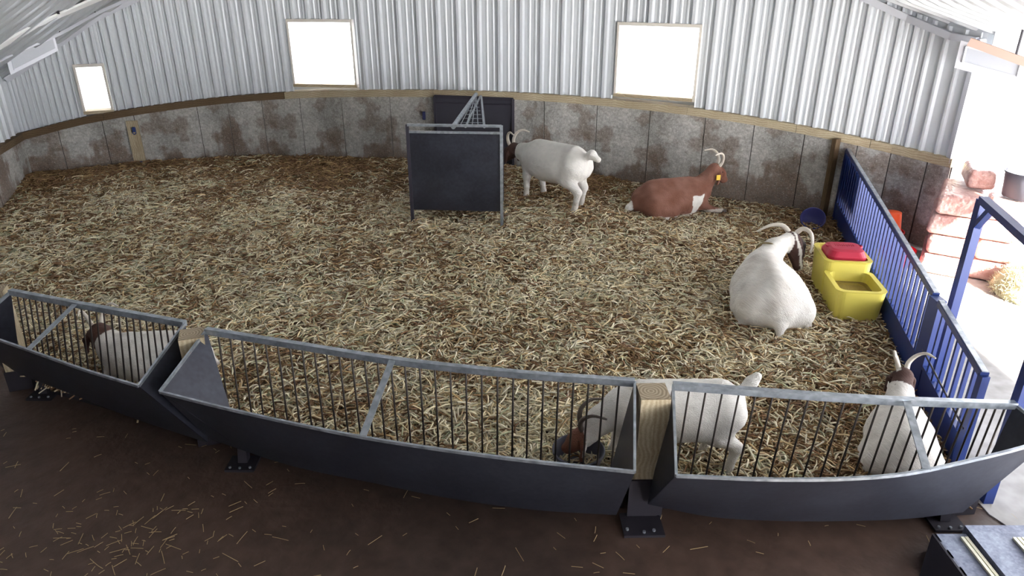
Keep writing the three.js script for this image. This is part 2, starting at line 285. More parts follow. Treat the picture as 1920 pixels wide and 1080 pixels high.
// ---------------------------------------------------------------- setting: left wall, front wall, right wall with the open doorway
function straightWall(name, label, pts, hs, steps, mat = M.sheetMetal, beam = true) {
  const o = setting(name, label, 'wall');
  const c = []; for (let i = 0; i + 1 < pts.length; i++) for (let k = 0; k < steps[i]; k++) c.push([lerp(pts[i][0], pts[i + 1][0], k / steps[i]), lerp(pts[i][1], pts[i + 1][1], k / steps[i]), lerp(hs[i], hs[i + 1], k / steps[i])]);
  c.push([...pts.at(-1), hs.at(-1)]);
  for (let i = 0; i + 1 < c.length; i++) {
    const [ax, az, ah] = c[i], [bx, bz, bh] = c[i + 1], d = V(bx - ax, 0, bz - az).normalize(), n = V(-d.z, 0, d.x), gs = [], L = Math.hypot(bx - ax, bz - az), m = Math.max(1, Math.round(L / 0.23));
    const at = (t, y, out) => V(lerp(ax, bx, t) + n.x * out, y, lerp(az, bz, t) + n.z * out);
    for (let k = 0; k < m; k++) {
      const u = k / m, v = (k + 1) / m, w = 1 / m, pr = [[u, 0], [u + w * 0.1, 0.025], [u + w * 0.2, 0.025], [u + w * 0.3, 0], [v, 0]];
      for (let q = 0; q + 1 < pr.length; q++) { const [s0, o0] = pr[q], [s1, o1] = pr[q + 1], A = at(s0, 0, o0), B = at(s1, 0, o1);
        gs.push(plate([at(s0, lerp(ah, bh, s0), o0), at(s1, lerp(ah, bh, s1), o1), at(s1, roofH(B.x) + 0.08, o1), at(s0, roofH(A.x) + 0.08, o0)], 0.002)); }
    }
    part('metal_sheet', gs, mat, o);
    part('concrete_panel', hexa([at(0.003, -0.05, 0.05), at(0.997, -0.05, 0.05), at(0.997, bh - 0.07, 0.05), at(0.003, ah - 0.07, 0.05), at(0.003, -0.05, -0.12), at(0.997, -0.05, -0.12), at(0.997, bh - 0.07, -0.12), at(0.003, ah - 0.07, -0.12)]), M.concrete, o);
    part('sill_board', hexa([at(0, ah - 0.075, 0.065), at(1, bh - 0.075, 0.065), at(1, bh, 0.065), at(0, ah, 0.065), at(0, ah - 0.075, -0.1), at(1, bh - 0.075, -0.1), at(1, bh, -0.1), at(0, ah, -0.1)]), M.woodDark, o);
    part('outer_cladding', plate([at(0, -0.1, -0.16), at(1, -0.1, -0.16), at(1, 3.5, -0.16), at(0, 3.5, -0.16)], 0.003), M.outer, o);
  }
  return o;
}
straightWall('wall_left', 'ribbed metal side wall with concrete base at the left edge', [[-5.36, 1.8], [-5.36, -4], [-5.36, -7.2], [-5.74, -8.36]], [0.8, 0.8, 0.8, 0.76], [4, 3, 2]);
straightWall('wall_front', 'metal wall behind the camera', [[2.4, 1.8], [-5.36, 1.8]], [0.9, 0.8], [6]);
{
  const o = setting('wall_right', 'post and header framing of the wide open doorway on the right', 'wall');
  const line = [[4.2, -6.62], [4.9, -6.25], [4.9, 1.8], [2.4, 1.8]];
  part('header', [sheet(line.map(([x, z]) => V(x, 1.74, z)), line.map(([x, z]) => V(x, roofH(x) + 0.1, z)), 0.06)], M.whiteDoor, o);
  part('door_post', bar(V(4.9, -0.05, 1.8), V(4.9, 1.8, 1.8), 0.14), M.woodUp, o);
  part('door_post', bar(V(2.4, -0.05, 1.8), V(2.4, 2.7, 1.8), 0.14), M.woodUp, o);
}
// ---------------------------------------------------------------- setting: ceiling of ribbed sheets running down the slopes
{
  const o = setting('ceiling', 'ribbed metal ceiling sloping down to both sides', 'ceiling');
  const segs = [[-7.2, -5.59], [-5.59, -4.33], [-4.33, -2.6], [-2.6, 1.2], [1.2, 3.43], [3.43, 4.6], [4.6, 4.95]];
  for (let k = 0; k < 14; k++) for (const [a, b] of [[-7.2, -2.6], [-2.6, 1.2], [1.2, 4.95]]) {
    const gs = [], z0 = -9.9 + k * 0.86;
    for (const [x0, x1] of segs) if (x0 >= a - 0.01 && x1 <= b + 0.01) for (let q = 0; q < 4; q++) {
      const zz = z0 + q * 0.215, pr = [[0, 0], [0.02, -0.028], [0.05, -0.028], [0.07, 0], [0.215, 0]];
      for (let j = 0; j + 1 < pr.length; j++) gs.push(plate([V(x0, roofH(x0) + 0.03 + pr[j][1], zz + pr[j][0]), V(x1, roofH(x1) + 0.03 + pr[j][1], zz + pr[j][0]), V(x1, roofH(x1) + 0.03 + pr[j + 1][1], zz + pr[j + 1][0]), V(x0, roofH(x0) + 0.03 + pr[j + 1][1], zz + pr[j + 1][0])], 0.002));
    }
    part('ceiling_sheet', gs, M.ceilingMetal, o);
  }
  for (const [a, b] of [[-7.2, -2.6], [-2.6, 1.2], [1.2, 4.95]]) {
    const xs = [a, ...RX.filter((x) => x > a && x < b), b], gs = [];
    for (let i = 0; i + 1 < xs.length; i++) gs.push(plate([V(xs[i], roofH(xs[i]) + 0.16, -10), V(xs[i + 1], roofH(xs[i + 1]) + 0.16, -10), V(xs[i + 1], roofH(xs[i + 1]) + 0.16, 2.1), V(xs[i], roofH(xs[i]) + 0.16, 2.1)], 0.02));
    part('roof_deck', gs, M.outer, o);
  }
  const tr = setting('trim_1', 'pale trim along the top of the metal wall', 'trim');
  const gs = []; const xs = [-5.7, -5.59, -5.2, -4.75, -4.33, -3.5, -2.6, 1.2, 2.3, 3.43, 3.7, 3.98, 4.1];
  for (let i = 0; i + 1 < xs.length; i++) gs.push(bar(onWall(xs[i], roofH(xs[i]) - 0.02, 0.05), onWall(xs[i + 1], roofH(xs[i + 1]) - 0.02, 0.05), 0.06, 0.06));
  part('trim_strip', gs, M.trimMetal, tr);
}
// ---------------------------------------------------------------- front feeders
const pts3 = (a) => a.map((p) => V(...p));
const FEED = [
  { rail: [[-3.103, 0.7, -4.055], [-2.69, 0.7, -3.908], [-2.228, 0.7, -3.749], [-1.844, 0.7, -3.62]],
    front: [[-3.242, 0.56, -3.81], [-2.969, 0.56, -3.684], [-2.653, 0.56, -3.527], [-2.293, 0.56, -3.347], [-1.93, 0.56, -3.186]],
    bottom: [[-3.36, 0.12, -4.12], [-3.085, 0.12, -3.98], [-2.689, 0.12, -3.78], [-2.264, 0.12, -3.561], [-1.692, 0.12, -3.302]],
    n: 26, brace: 0.405, braceF: 0.44, feet: [[-3.03, -3.97]], flare: [4, 0], label: 'dark steel V-shaped feeder trough at the left, in front of the brown-headed goat' },
  { rail: [[-1.691, 0.7, -3.536], [-1.134, 0.7, -3.365], [-0.586, 0.7, -3.201], [0.026, 0.7, -3.075], [0.595, 0.7, -2.996]],
    front: [[-1.795, 0.56, -3.13], [-1.326, 0.56, -2.953], [-0.688, 0.56, -2.745], [-0.047, 0.56, -2.595], [0.527, 0.56, -2.496]],
    bottom: [[-1.699, 0.12, -3.341], [-1.17, 0.12, -3.101], [-0.712, 0.12, -2.963], [-0.32, 0.12, -2.849], [0.104, 0.12, -2.764], [0.503, 0.12, -2.727]],
    n: 31, brace: 0.49, braceF: 0.5, feet: [[-1.5, -3.26]], flare: [2, 1], label: 'long dark steel feeder trough in the middle, between the two wooden posts' },
  { rail: [[0.775, 0.7, -2.967], [1.249, 0.68, -2.932], [1.749, 0.66, -2.903], [2.136, 0.64, -2.906], [2.415, 0.62, -2.922]],
    front: [[0.7, 0.56, -2.471], [1.102, 0.568, -2.437], [1.436, 0.576, -2.434], [1.67, 0.584, -2.455], [1.928, 0.592, -2.517], [2.267, 0.6, -2.618], [2.46, 0.6, -2.70]],
    bottom: [[0.671, 0.12, -2.803], [0.952, 0.12, -2.716], [1.277, 0.12, -2.687], [1.634, 0.12, -2.687], [1.897, 0.12, -2.701], [2.191, 0.12, -2.746]],
    n: 24, brace: 0.575, braceF: 0.56, feet: [[2.16, -2.80]], flare: [0, 0], label: 'dark steel feeder trough at the right, running up to the blue gate' },
];
FEED.forEach((f) => {
  const N = 24, rail = along(pts3(f.rail), N), front = along(pts3(f.front), N), bottom = along(pts3(f.bottom), N);
  const foot = rail.map((r, i) => V(lerp(r.x, bottom[i].x, 0.3), 0.13, lerp(r.z, bottom[i].z, 0.3)));
  const low = rail.map((r, i) => V(lerp(r.x, bottom[i].x, 0.27), 0.2, lerp(r.z, bottom[i].z, 0.27)));
  const m = bottom[N / 2], o = built('feeder_trough', f.label, 'feeder', [m.x, 0, m.z], 'feeder troughs along the front of the pen');
  part('front_panel', smoothSheet(front, bottom, 0.004), M.steel, o);
  part('front_lip', sweep(front, 0.012, 0.014), M.galv, o);
  part('trough_floor', sheet(bottom, foot, 0.004), M.steel, o);
  part('back_strip', sheet(foot.map((p) => p.clone().setY(0)), low, 0.01), M.darkSteel, o);
  part('top_rail', sweep(rail, 0.032, 0.034), M.galv, o);
  for (const i of [0, N]) {
    const k = i ? N - f.flare[1] : f.flare[0], e = part('end_panel', [plate([rail[i], front[i], bottom[i]], 0.005), ...(k === i ? [] : [plate([rail[i], front[i], bottom[k]], 0.004)])], M.steel, o);
    const g = metres(merged([bar(rail[i].clone().sub(o.position), front[i].clone().sub(o.position), 0.012, 0.018)]));
    const edge = shadows(new THREE.Mesh(g, M.galv)); edge.name = 'edge_strip'; e.add(edge);
  }
  const cr = new THREE.CatmullRomCurve3(rail), cf = new THREE.CatmullRomCurve3(foot), cF = new THREE.CatmullRomCurve3(front);
  for (let k = 1; k < f.n; k++) part('bar', rod(cr.getPoint(k / f.n).add(V(0, -0.01, 0)), cf.getPoint(k / f.n), 0.0052, 0.0052, 6), M.barSteel, o);
  part('brace', bar(cr.getPoint(f.brace).add(V(0, 0.012, 0)), cF.getPoint(f.braceF).add(V(0, 0.006, 0)), 0.034, 0.006), M.galv, o);
  for (const [x, z] of f.feet) {
    part('support_leg', bar(V(x, 0.01, z - 0.02), V(x, 0.16, z - 0.06), 0.05, 0.05), M.darkSteel, o);
    const fp = part('foot_plate', box(0.16, 0.014, 0.13, x, 0.008, z), M.darkSteel, o);
    for (const [dx, dz] of [[-0.055, 0.045], [0.055, 0.045], [0, 0.05]]) { const b = shadows(new THREE.Mesh(new THREE.CylinderGeometry(0.007, 0.007, 0.008, 6).translate(x + dx - o.position.x, 0.019, z + dz - o.position.z), M.galv)); b.name = 'bolt'; fp.add(b); }
  }
});
// wooden posts between the feeders
[[-1.765, -3.515, 0.695, 0.32, 0.13, 'square wooden post between the left and middle feeders'], [0.672, -2.92, 0.70, 0.02, 0.14, 'square wooden post between the middle and right feeders, showing its end grain'], [-3.24, -4.10, 0.70, 0.35, 0.12, 'wooden post at the left edge, beside the left feeder']].forEach(([x, z, h, turn, w, label], i) => {
  const o = thing('wooden_post', label, 'post', [x, 0, z], turn, 'posts carrying the feeders');
  part('shaft', box(w, h - 0.004, w, 0, (h - 0.004) / 2, 0), M.woodUp, o);
  const top = new THREE.PlaneGeometry(w, w).rotateX(-Math.PI / 2); top.translate(0, h, 0);
  part('end_grain', top, M.woodEnd, o, true);
  part('post_shoe', [box(w + 0.02, 0.14, w + 0.02, 0, 0.07, 0)], M.darkSteel, o);
  if (i === 1) {
    part('bracket', [box(0.15, 0.22, 0.012, -0.02, 0.125, w / 2 + 0.008)], M.darkSteel, o);
    const fp = part('foot_plate', [box(0.2, 0.014, 0.16, -0.03, 0.008, w / 2 + 0.07)], M.darkSteel, o);
    for (const [dx, dz] of [[-0.08, 0.04], [0, 0.06], [0.05, 0.05]]) { const b = shadows(new THREE.Mesh(new THREE.CylinderGeometry(0.008, 0.008, 0.01, 6).translate(-0.03 + dx, 0.02, w / 2 + 0.07 + dz), M.galv)); b.name = 'bolt'; fp.add(b); }
  }
});
// ---------------------------------------------------------------- blue gates on the right
const GF = V(3.42, 0, -7.27), GN = V(2.36, 0, -3.06);
const gate = (t, y) => V(lerp(GF.x, GN.x, t), y, lerp(GF.z, GN.z, t));
const topH = (t) => lerp(0.82, 0.66, t);
function barGate(label, t0, t1, n, rodY) {
  const c = gate((t0 + t1) / 2, 0), o = built('bar_gate', label, 'gate', [c.x, 0, c.z], 'blue pen gates');
  part('kick_plate', plate([gate(t0, 0.02), gate(t1, 0.02), gate(t1, 0.25), gate(t0, 0.25)], 0.02), M.blue, o);
  part('lower_rail', bar(gate(t0, 0.26), gate(t1, 0.26), 0.03, 0.024), M.blue, o);
  part('top_rail', bar(gate(t0, topH(t0)), gate(t1, topH(t1)), 0.04, 0.035), M.blue, o);
  part('top_strip', bar(gate(t0, topH(t0) + 0.02), gate(t1, topH(t1) + 0.02), 0.03, 0.006), M.galv, o);
  part('end_post', bar(gate(t0, 0.02), gate(t0, topH(t0)), 0.04), M.blue, o); part('end_post', bar(gate(t1, 0.02), gate(t1, topH(t1)), 0.04), M.blue, o);
  for (let k = 1; k < n; k++) { const t = lerp(t0, t1, k / n); part('bar', bar(gate(t, 0.255), gate(t, topH(t) - 0.005), 0.022, 0.016, V(0, 0, 1)), M.blue, o); }
  if (rodY) part('latch_rod', rod(gate(t0 - 0.04, rodY).add(V(-0.02, 0, 0)), gate(t1, rodY - 0.02).add(V(-0.02, 0, 0)), 0.006), M.darkSteel, o);
  return o;
}
barGate('long blue barred gate running from the back wall past the yellow water trough', 0.005, 0.775, 34);
barGate('short blue barred gate nearest the right feeder, with a thin latch rod', 0.80, 0.985, 8, 0.36);
{
  const a = V(2.74, 0, -4.03), b = V(2.46, 0, -2.96), o = built('gate_frame', 'tall blue steel frame with a gusset brace standing over the short gate', 'gate frame', [a.x, 0, a.z]);
  part('post', bar(a, a.clone().setY(1.3), 0.05), M.blue, o); part('post', bar(b, b.clone().setY(1.3), 0.05), M.blue, o);
  part('header', bar(a.clone().setY(1.3), b.clone().setY(1.3), 0.05, 0.04), M.blue, o);
  const d = b.clone().sub(a).normalize();
  part('gusset_brace', bar(a.clone().setY(1.13), a.clone().addScaledVector(d, 0.16).setY(1.29), 0.035), M.blue, o);
  const c = gate(0.787, 0); part('jamb_post', bar(c.clone().setY(0.01), c.clone().setY(0.7), 0.09, 0.06), M.blue, o);
}
{
  const o = built('dark_blue_board', 'dark blue board fixed to the far end of the long gate', 'board', [GF.x, 0.4, GF.z]);
  const off = V(0.05, 0, 0.012), p = (t, y) => gate(t, y).add(off);
  part('board', plate([p(0.012, 0.36), p(0.2, 0.36), p(0.2, topH(0.2) - 0.03), p(0.012, topH(0) - 0.03)], 0.012), M.blueDark, o);
}
{
  const p = onWall(3.35, 0, 0.085), o = thing('timber_post', 'dark weathered timber where the long gate meets the concrete wall', 'post', [p.x, 0, p.z], 0.5);
  part('board', box(0.07, 0.93, 0.05, 0, 0.465, 0), M.woodUpDark, o);
}
// ---------------------------------------------------------------- hay feeder against the back wall
{
  const o = built('hay_feeder', 'dark sheet steel hay feeder on legs that the standing white goat eats from', 'hay feeder', [-0.55, 0.15, -7.2]);
  const L = V(-0.99, 0, -6.83), Rr = V(-0.1, 0, -6.77), at = (t, y, d = 0) => V(lerp(L.x, Rr.x, t), y, lerp(L.z, Rr.z, t) - d);
  part('leg', bar(at(0, 0.16), at(0, 1.17), 0.03), M.panelFrame, o); part('leg', bar(at(1, 0.16), at(1, 1.17), 0.03), M.galv, o);
  part('leg', bar(at(0, 0.16, 0.62), at(0, 0.9, 0.62), 0.03), M.panelFrame, o); part('leg', bar(at(1, 0.16, 0.62), at(1, 0.9, 0.62), 0.03), M.panelFrame, o);
  part('front_panel', plate([at(0.015, 0.33), at(0.985, 0.33), at(0.985, 1.10), at(0.015, 1.10)], 0.006), M.steel, o);
  part('top_bar', bar(at(0, 1.165), at(1, 1.165), 0.03, 0.022), M.galv, o); part('panel_bar', bar(at(0.01, 1.10), at(0.99, 1.10), 0.02, 0.02), M.galv, o);
  part('back_panel', plate([at(0, 0.33, 0.62), at(1, 0.33, 0.62), at(1, 0.9, 0.62), at(0, 0.9, 0.62)], 0.006), M.steel, o);
  part('trough_tray', plate([at(0, 0.36, 0.02), at(1, 0.36, 0.02), at(1, 0.4, 0.6), at(0, 0.4, 0.6)], 0.006), M.steel, o);
  // wire rack leaning from the front bar to the wall
  const top = V(-0.42, 1.16, -8.6), f0 = at(0.49, 1.15, 0.02), f1 = at(0.82, 1.15, 0.02);
  const rack = new THREE.Group(); part('rack_rail', rod(f0, top, 0.024, 0.024, 10), M.galv, o);
  part('rack_frame', [rod(at(0.62, 1.15, 0.02), top.clone().add(V(0.05, -0.02, 0)), 0.012), rod(f1, top.clone().add(V(0.06, -0.02, 0)), 0.012)], M.galv, o);
  const wires = [];
  for (let k = 1; k < 9; k++) { const t = k / 9; wires.push(rod(f0.clone().lerp(top, t), f1.clone().lerp(top, t), 0.005, 0.005, 5)); }
  for (let k = 1; k < 5; k++) wires.push(rod(f0.clone().lerp(f1, k / 5), top, 0.005, 0.005, 5));
  wires.forEach((w) => part('wire', w, M.galv, o));
}
{
  const o = built('wall_hatch', 'dark panelled hatch in the concrete wall behind the hay feeder', 'hatch', [-0.44, 0, wallZ(-0.44)]);
  const q = (x, y, d) => onWall(x, y, d), a = -0.91, b = 0.035, t = 1.10;
  part('hatch_panel', hexa([q(a, 0.1, 0.085), q(b, 0.1, 0.085), q(b, t, 0.085), q(a, t, 0.085), q(a, 0.1, 0.05), q(b, 0.1, 0.05), q(b, t, 0.05), q(a, t, 0.05)]), M.rubber, o);
  part('hatch_frame', [bar(q(a, 0.1, 0.095), q(a, t, 0.095), 0.035, 0.03), bar(q(b, 0.1, 0.095), q(b, t, 0.095), 0.035, 0.03)], M.panelFrame, o);
  part('hatch_rail', bar(q(a, t, 0.095), q(b, t, 0.095), 0.03, 0.035), M.panelFrame, o); part('hatch_rail', bar(q(a, t - 0.07, 0.095), q(b, t - 0.07, 0.095), 0.012, 0.014), M.panelFrame, o);
  const l = onWall(-1.06, 0.86, 0.07), k = thing('blue_latch', 'small dark blue latch on the concrete beside the hatch', 'latch', [l.x, l.y, l.z]);
  part('latch', box(0.035, 0.1, 0.03, 0, 0, 0, 0.006), M.blueDark, k);
}
{
  const p = onWall(-4.63, 0, 0.075), o = thing('wall_board', 'yellowish upright board on the concrete wall below the small window', 'board', [p.x, 0.1, p.z], 0.28);
  part('board', box(0.13, 0.72, 0.03, 0, 0.36, 0), M.woodUp, o);
  for (const [y, l] of [[0.72, 'upper small blue tie on the upright board'], [0.3, 'lower small blue tie on the upright board']]) {
    const q = onWall(-4.62, y, 0.11), k = thing('blue_tie', l, 'tie', [q.x, q.y, q.z]); part('tie', [box(0.04, 0.06, 0.03, 0, 0, 0, 0.01), new THREE.TorusGeometry(0.02, 0.006, 6, 12).translate(0, -0.035, 0.01)], M.blue, k); }
}
// ---------------------------------------------------------------- yellow water trough
function ring(w, d, r, y, cx = 0, cz = 0) { const out = [], k = 5; for (const [sx, sz, a0] of [[1, 1, 0], [-1, 1, 90], [-1, -1, 180], [1, -1, 270]]) for (let i = 0; i <= k; i++) { const a = (a0 + 90 * i / k) * Math.PI / 180; out.push(V(cx + sx * (w / 2 - r) + r * Math.cos(a), y, cz + sz * (d / 2 - r) + r * Math.sin(a))); } return out; }
function loft(rings, cap0 = true, cap1 = true) {
  const out = [], T = (a, b, c) => out.push(a.x, a.y, a.z, b.x, b.y, b.z, c.x, c.y, c.z);
  for (let i = 0; i + 1 < rings.length; i++) for (let j = 0, n = rings[0].length; j < n; j++) { const k = (j + 1) % n, A = rings[i][j], B = rings[i][k], C = rings[i + 1][k], D = rings[i + 1][j]; T(A, D, C); T(A, C, B); }
  for (const [on, r, f] of [[cap0, rings[0], 1], [cap1, rings.at(-1), -1]]) if (on) { const c = r.reduce((s, p) => s.add(p), V()).divideScalar(r.length); r.forEach((p, j) => { const q = r[(j + 1) % r.length]; f > 0 ? T(c, p, q) : T(c, q, p); }); }
  return tri(out);
}
{
  const o = thing('water_trough', 'yellow plastic automatic water trough standing against the blue gate', 'water trough', [2.635, 0.03, -5.08], -0.13);
  // local z: towards the viewer; the bowl in front, the float housing behind
  part('bowl', loft([ring(0.31, 0.42, 0.05, 0, 0, 0.0), ring(0.36, 0.42, 0.06, 0.29, 0, 0.02), ring(0.37, 0.43, 0.06, 0.30, 0, 0.02), ring(0.30, 0.36, 0.05, 0.30, 0, 0.02), ring(0.26, 0.32, 0.05, 0.08, 0, 0.02)]), M.yellow, o);
  part('housing', loft([ring(0.31, 0.40, 0.05, 0, 0, -0.36), ring(0.36, 0.42, 0.06, 0.37, 0, -0.37), ring(0.37, 0.43, 0.06, 0.385, 0, -0.37), ring(0.31, 0.36, 0.05, 0.385, 0, -0.37), ring(0.30, 0.35, 0.05, 0.34, 0, -0.37)]), M.yellow, o);
  part('water', loft([ring(0.272, 0.335, 0.05, 0.15, 0, 0.02), ring(0.28, 0.345, 0.05, 0.225, 0, 0.02)]), M.water, o);
  const cv = part('red_cover', [loft([ring(0.29, 0.27, 0.05, 0.35, 0, -0.35), ring(0.30, 0.28, 0.06, 0.40, 0, -0.35), ring(0.26, 0.23, 0.06, 0.44, 0, -0.35), ring(0.21, 0.17, 0.05, 0.45, 0, -0.35)])], M.red, o);
  for (const s of [-1, 1]) { const k = shadows(new THREE.Mesh(new THREE.TorusGeometry(0.022, 0.008, 8, 16).rotateX(Math.PI / 2).translate(s * 0.115, 0.442, -0.37), M.red)); k.name = 'cover_socket'; cv.add(k); }
  const ridges = []; for (let k = 0; k < 9; k++) ridges.push(box(0.006, 0.004, 0.035, -0.07 + k * 0.0175, 0.452, -0.37 + (k % 2) * 0.006)); const em = shadows(new THREE.Mesh(metres(merged(ridges)), M.red)); em.name = 'raised_marking'; cv.add(em);
}
// ---------------------------------------------------------------- tubs and buckets
function tub(name, label, category, pos, rTop, rBot, h, mat, tilt = [0, 0, 0]) {
  const o = thing(name, label, category, pos); o.rotation.set(...tilt);
  part('shell', new THREE.LatheGeometry([[0, 0], [rBot, 0], [rTop, h], [rTop + 0.008, h], [rTop + 0.008, h + 0.01], [rTop - 0.004, h + 0.01], [rBot - 0.006, 0.008], [0, 0.008]].map(([x, y]) => new THREE.Vector2(x, y)), 32), mat, o);
  const rim = part('rim', new THREE.TorusGeometry(rTop + 0.003, 0.006, 8, 32).rotateX(Math.PI / 2).translate(0, h + 0.006, 0), mat, o);
  return o;
}
tub('feed_tub', 'dark purple-blue round tub tipped up in the corner by the long gate', 'tub', [3.07, 0.13, -7.0], 0.115, 0.095, 0.1, M.blueTub, [0.75, 0, 0.25]);
tub('grey_bowl', 'grey round bowl the feeding white goat has its nose over', 'bowl', [0.36, 0.05, -3.19], 0.135, 0.11, 0.10, M.blackTub);
tub('red_tub', 'red tub on the floor behind the blue gate beside the bales', 'tub', [3.6, 0.006, -6.22], 0.13, 0.10, 0.13, M.redTub, [0, 0, 0.06]);
{ const o = tub('orange_bucket', 'orange bucket standing upside down behind the blue gate', 'bucket', [3.66, 0.4, -6.6], 0.1, 0.075, 0.18, M.orange, [Math.PI, 0, 0]); o.position.y = 0.38; }
tub('orange_stand_tub', 'low red tub under the orange bucket', 'tub', [3.66, 0.006, -6.6], 0.13, 0.12, 0.18, M.redTub);
tub('black_tub', 'big dark rubber tub sitting on top of the bales by the doorway', 'tub', [4.32, 0.755, -5.88], 0.17, 0.15, 0.2, M.blackTub, [0, 0, 0]);
// ---------------------------------------------------------------- wrapped bales
function bale(label, x, y, z, turn, w = 0.62, h = 0.18, d = 0.34, seed = 1) {
  const o = thing('wrapped_bale', label, 'bale', [x, y, z], turn, 'plastic-wrapped bales by the doorway');
  const g = new RoundedBoxGeometry(w, h, d, 6, 0.045), p = g.attributes.position;
  for (let i = 0; i < p.count; i++) { const a = p.getX(i), b = p.getY(i), c = p.getZ(i), k = 1 + 0.06 * noise(a * 5 + seed * 3, b * 7, c * 5); p.setXYZ(i, a * k, Math.max(-h / 2, b * (1 + 0.05 * noise(a * 6, c * 6, seed))), c * k); }
  g.computeVertexNormals(); g.translate(0, h / 2, 0); part('wrap', g, M.wrap, o);
  part('tuck_fold', [box(0.012, h * 0.7, d * 0.1, w / 2 - 0.002, h / 2, 0.03), box(0.012, h * 0.16, d * 0.7, w / 2 - 0.002, h * 0.55, 0)], M.wrap, o);
  return o;
}
{
  const names = ['bottom bale of the stack against the wall', 'second bale up in the stack against the wall', 'third bale up in the stack against the wall', 'top bale of the four-high stack against the wall'];
  for (let k = 0; k < 4; k++) bale('pink plastic-wrapped bale, ' + names[k], 3.99 + (k % 2) * 0.02, k * 0.184 + 0.006, -6.2 + (k % 2) * 0.015, 1.02, 0.66, 0.18, 0.36, k + 1);
  const n2 = ['lowest of the bales nearest the doorway', 'second of the bales nearest the doorway', 'third of the bales nearest the doorway', 'topmost of the bales nearest the doorway, under the black tub'];
  for (let k = 0; k < 4; k++) bale('pink plastic-wrapped bale, ' + n2[k], 4.28 + (k % 2) * 0.02, k * 0.184 + 0.006, -6.0 + (k % 2) * 0.01, 1.02, 0.5, 0.18, 0.3, k + 11);
  bale('pink plastic-wrapped bale with a tied end lying on top of the stack', 4.17, 0.75, -6.28, 1.15, 0.44, 0.17, 0.22, 30);
}
{ // heap of pale hay by the bales
  const o = thing('hay_heap', 'loose heap of pale green hay beside the bales at the right edge', 'hay', [4.38, 0, -5.5]);
  const R = rng(77), g = new THREE.SphereGeometry(0.3, 40, 24, 0, Math.PI * 2, 0, Math.PI / 2), p = g.attributes.position;
  for (let i = 0; i < p.count; i++) { const k = 1 + 0.25 * fbm(p.getX(i) * 6, p.getY(i) * 6, p.getZ(i) * 6, 3); p.setXYZ(i, p.getX(i) * k, p.getY(i) * k * 0.9, p.getZ(i) * k); } g.computeVertexNormals();
  part('heap', g, std(0xa9a585, 0.9), o);
  const gs = new THREE.CylinderGeometry(0.0016, 0.0016, 0.09, 3), inst = new THREE.InstancedMesh(gs, std(0xd6d4b4, 0.8), 1500), q = new THREE.Object3D();
  for (let i = 0; i < 1500; i++) { const a = R() * 6.283, e = Math.acos(R()), r = 0.29 + R() * 0.02; q.position.set(r * Math.sin(e) * Math.cos(a), r * 0.9 * Math.cos(e), r * Math.sin(e) * Math.sin(a)); q.rotation.set(R() * 6, R() * 6, R() * 6); q.updateMatrix(); inst.setMatrixAt(i, q.matrix); }
  inst.name = 'hay_stalks'; inst.userData.kind = 'stuff'; shadows(inst); o.add(inst);
}
// ---------------------------------------------------------------- low steel platform at the lower right
{
  const o = thing('floor_platform', 'low black steel platform with pale slotted strips in the lower right corner', 'platform', [2.2, 0, -2.3], 0.0);
  part('side', [hexa([V(-0.34, 0, 0.6), V(-0.34, 0, -0.16), V(-0.22, 0.1, -0.32), V(-0.22, 0.1, 0.6), V(-0.32, 0, 0.6), V(-0.32, 0, -0.16), V(-0.20, 0.1, -0.32), V(-0.20, 0.1, 0.6)])], M.darkSteel, o);
  part('lower_deck', box(0.15, 0.1, 0.92, -0.135, 0.05, 0.14), M.mat, o);
  part('upper_deck', box(0.6, 0.125, 0.96, 0.245, 0.0625, 0.13), M.mat, o);
  for (const [x, n, y, z] of [[-0.098, 2, 0.1, -0.17], [0.12, 3, 0.125, -0.14]]) for (let k = 0; k < n; k++) part('slotted_strip', box(0.014, 0.012, 0.24, x + k * 0.02, y + 0.006, z), M.strip, o);
}
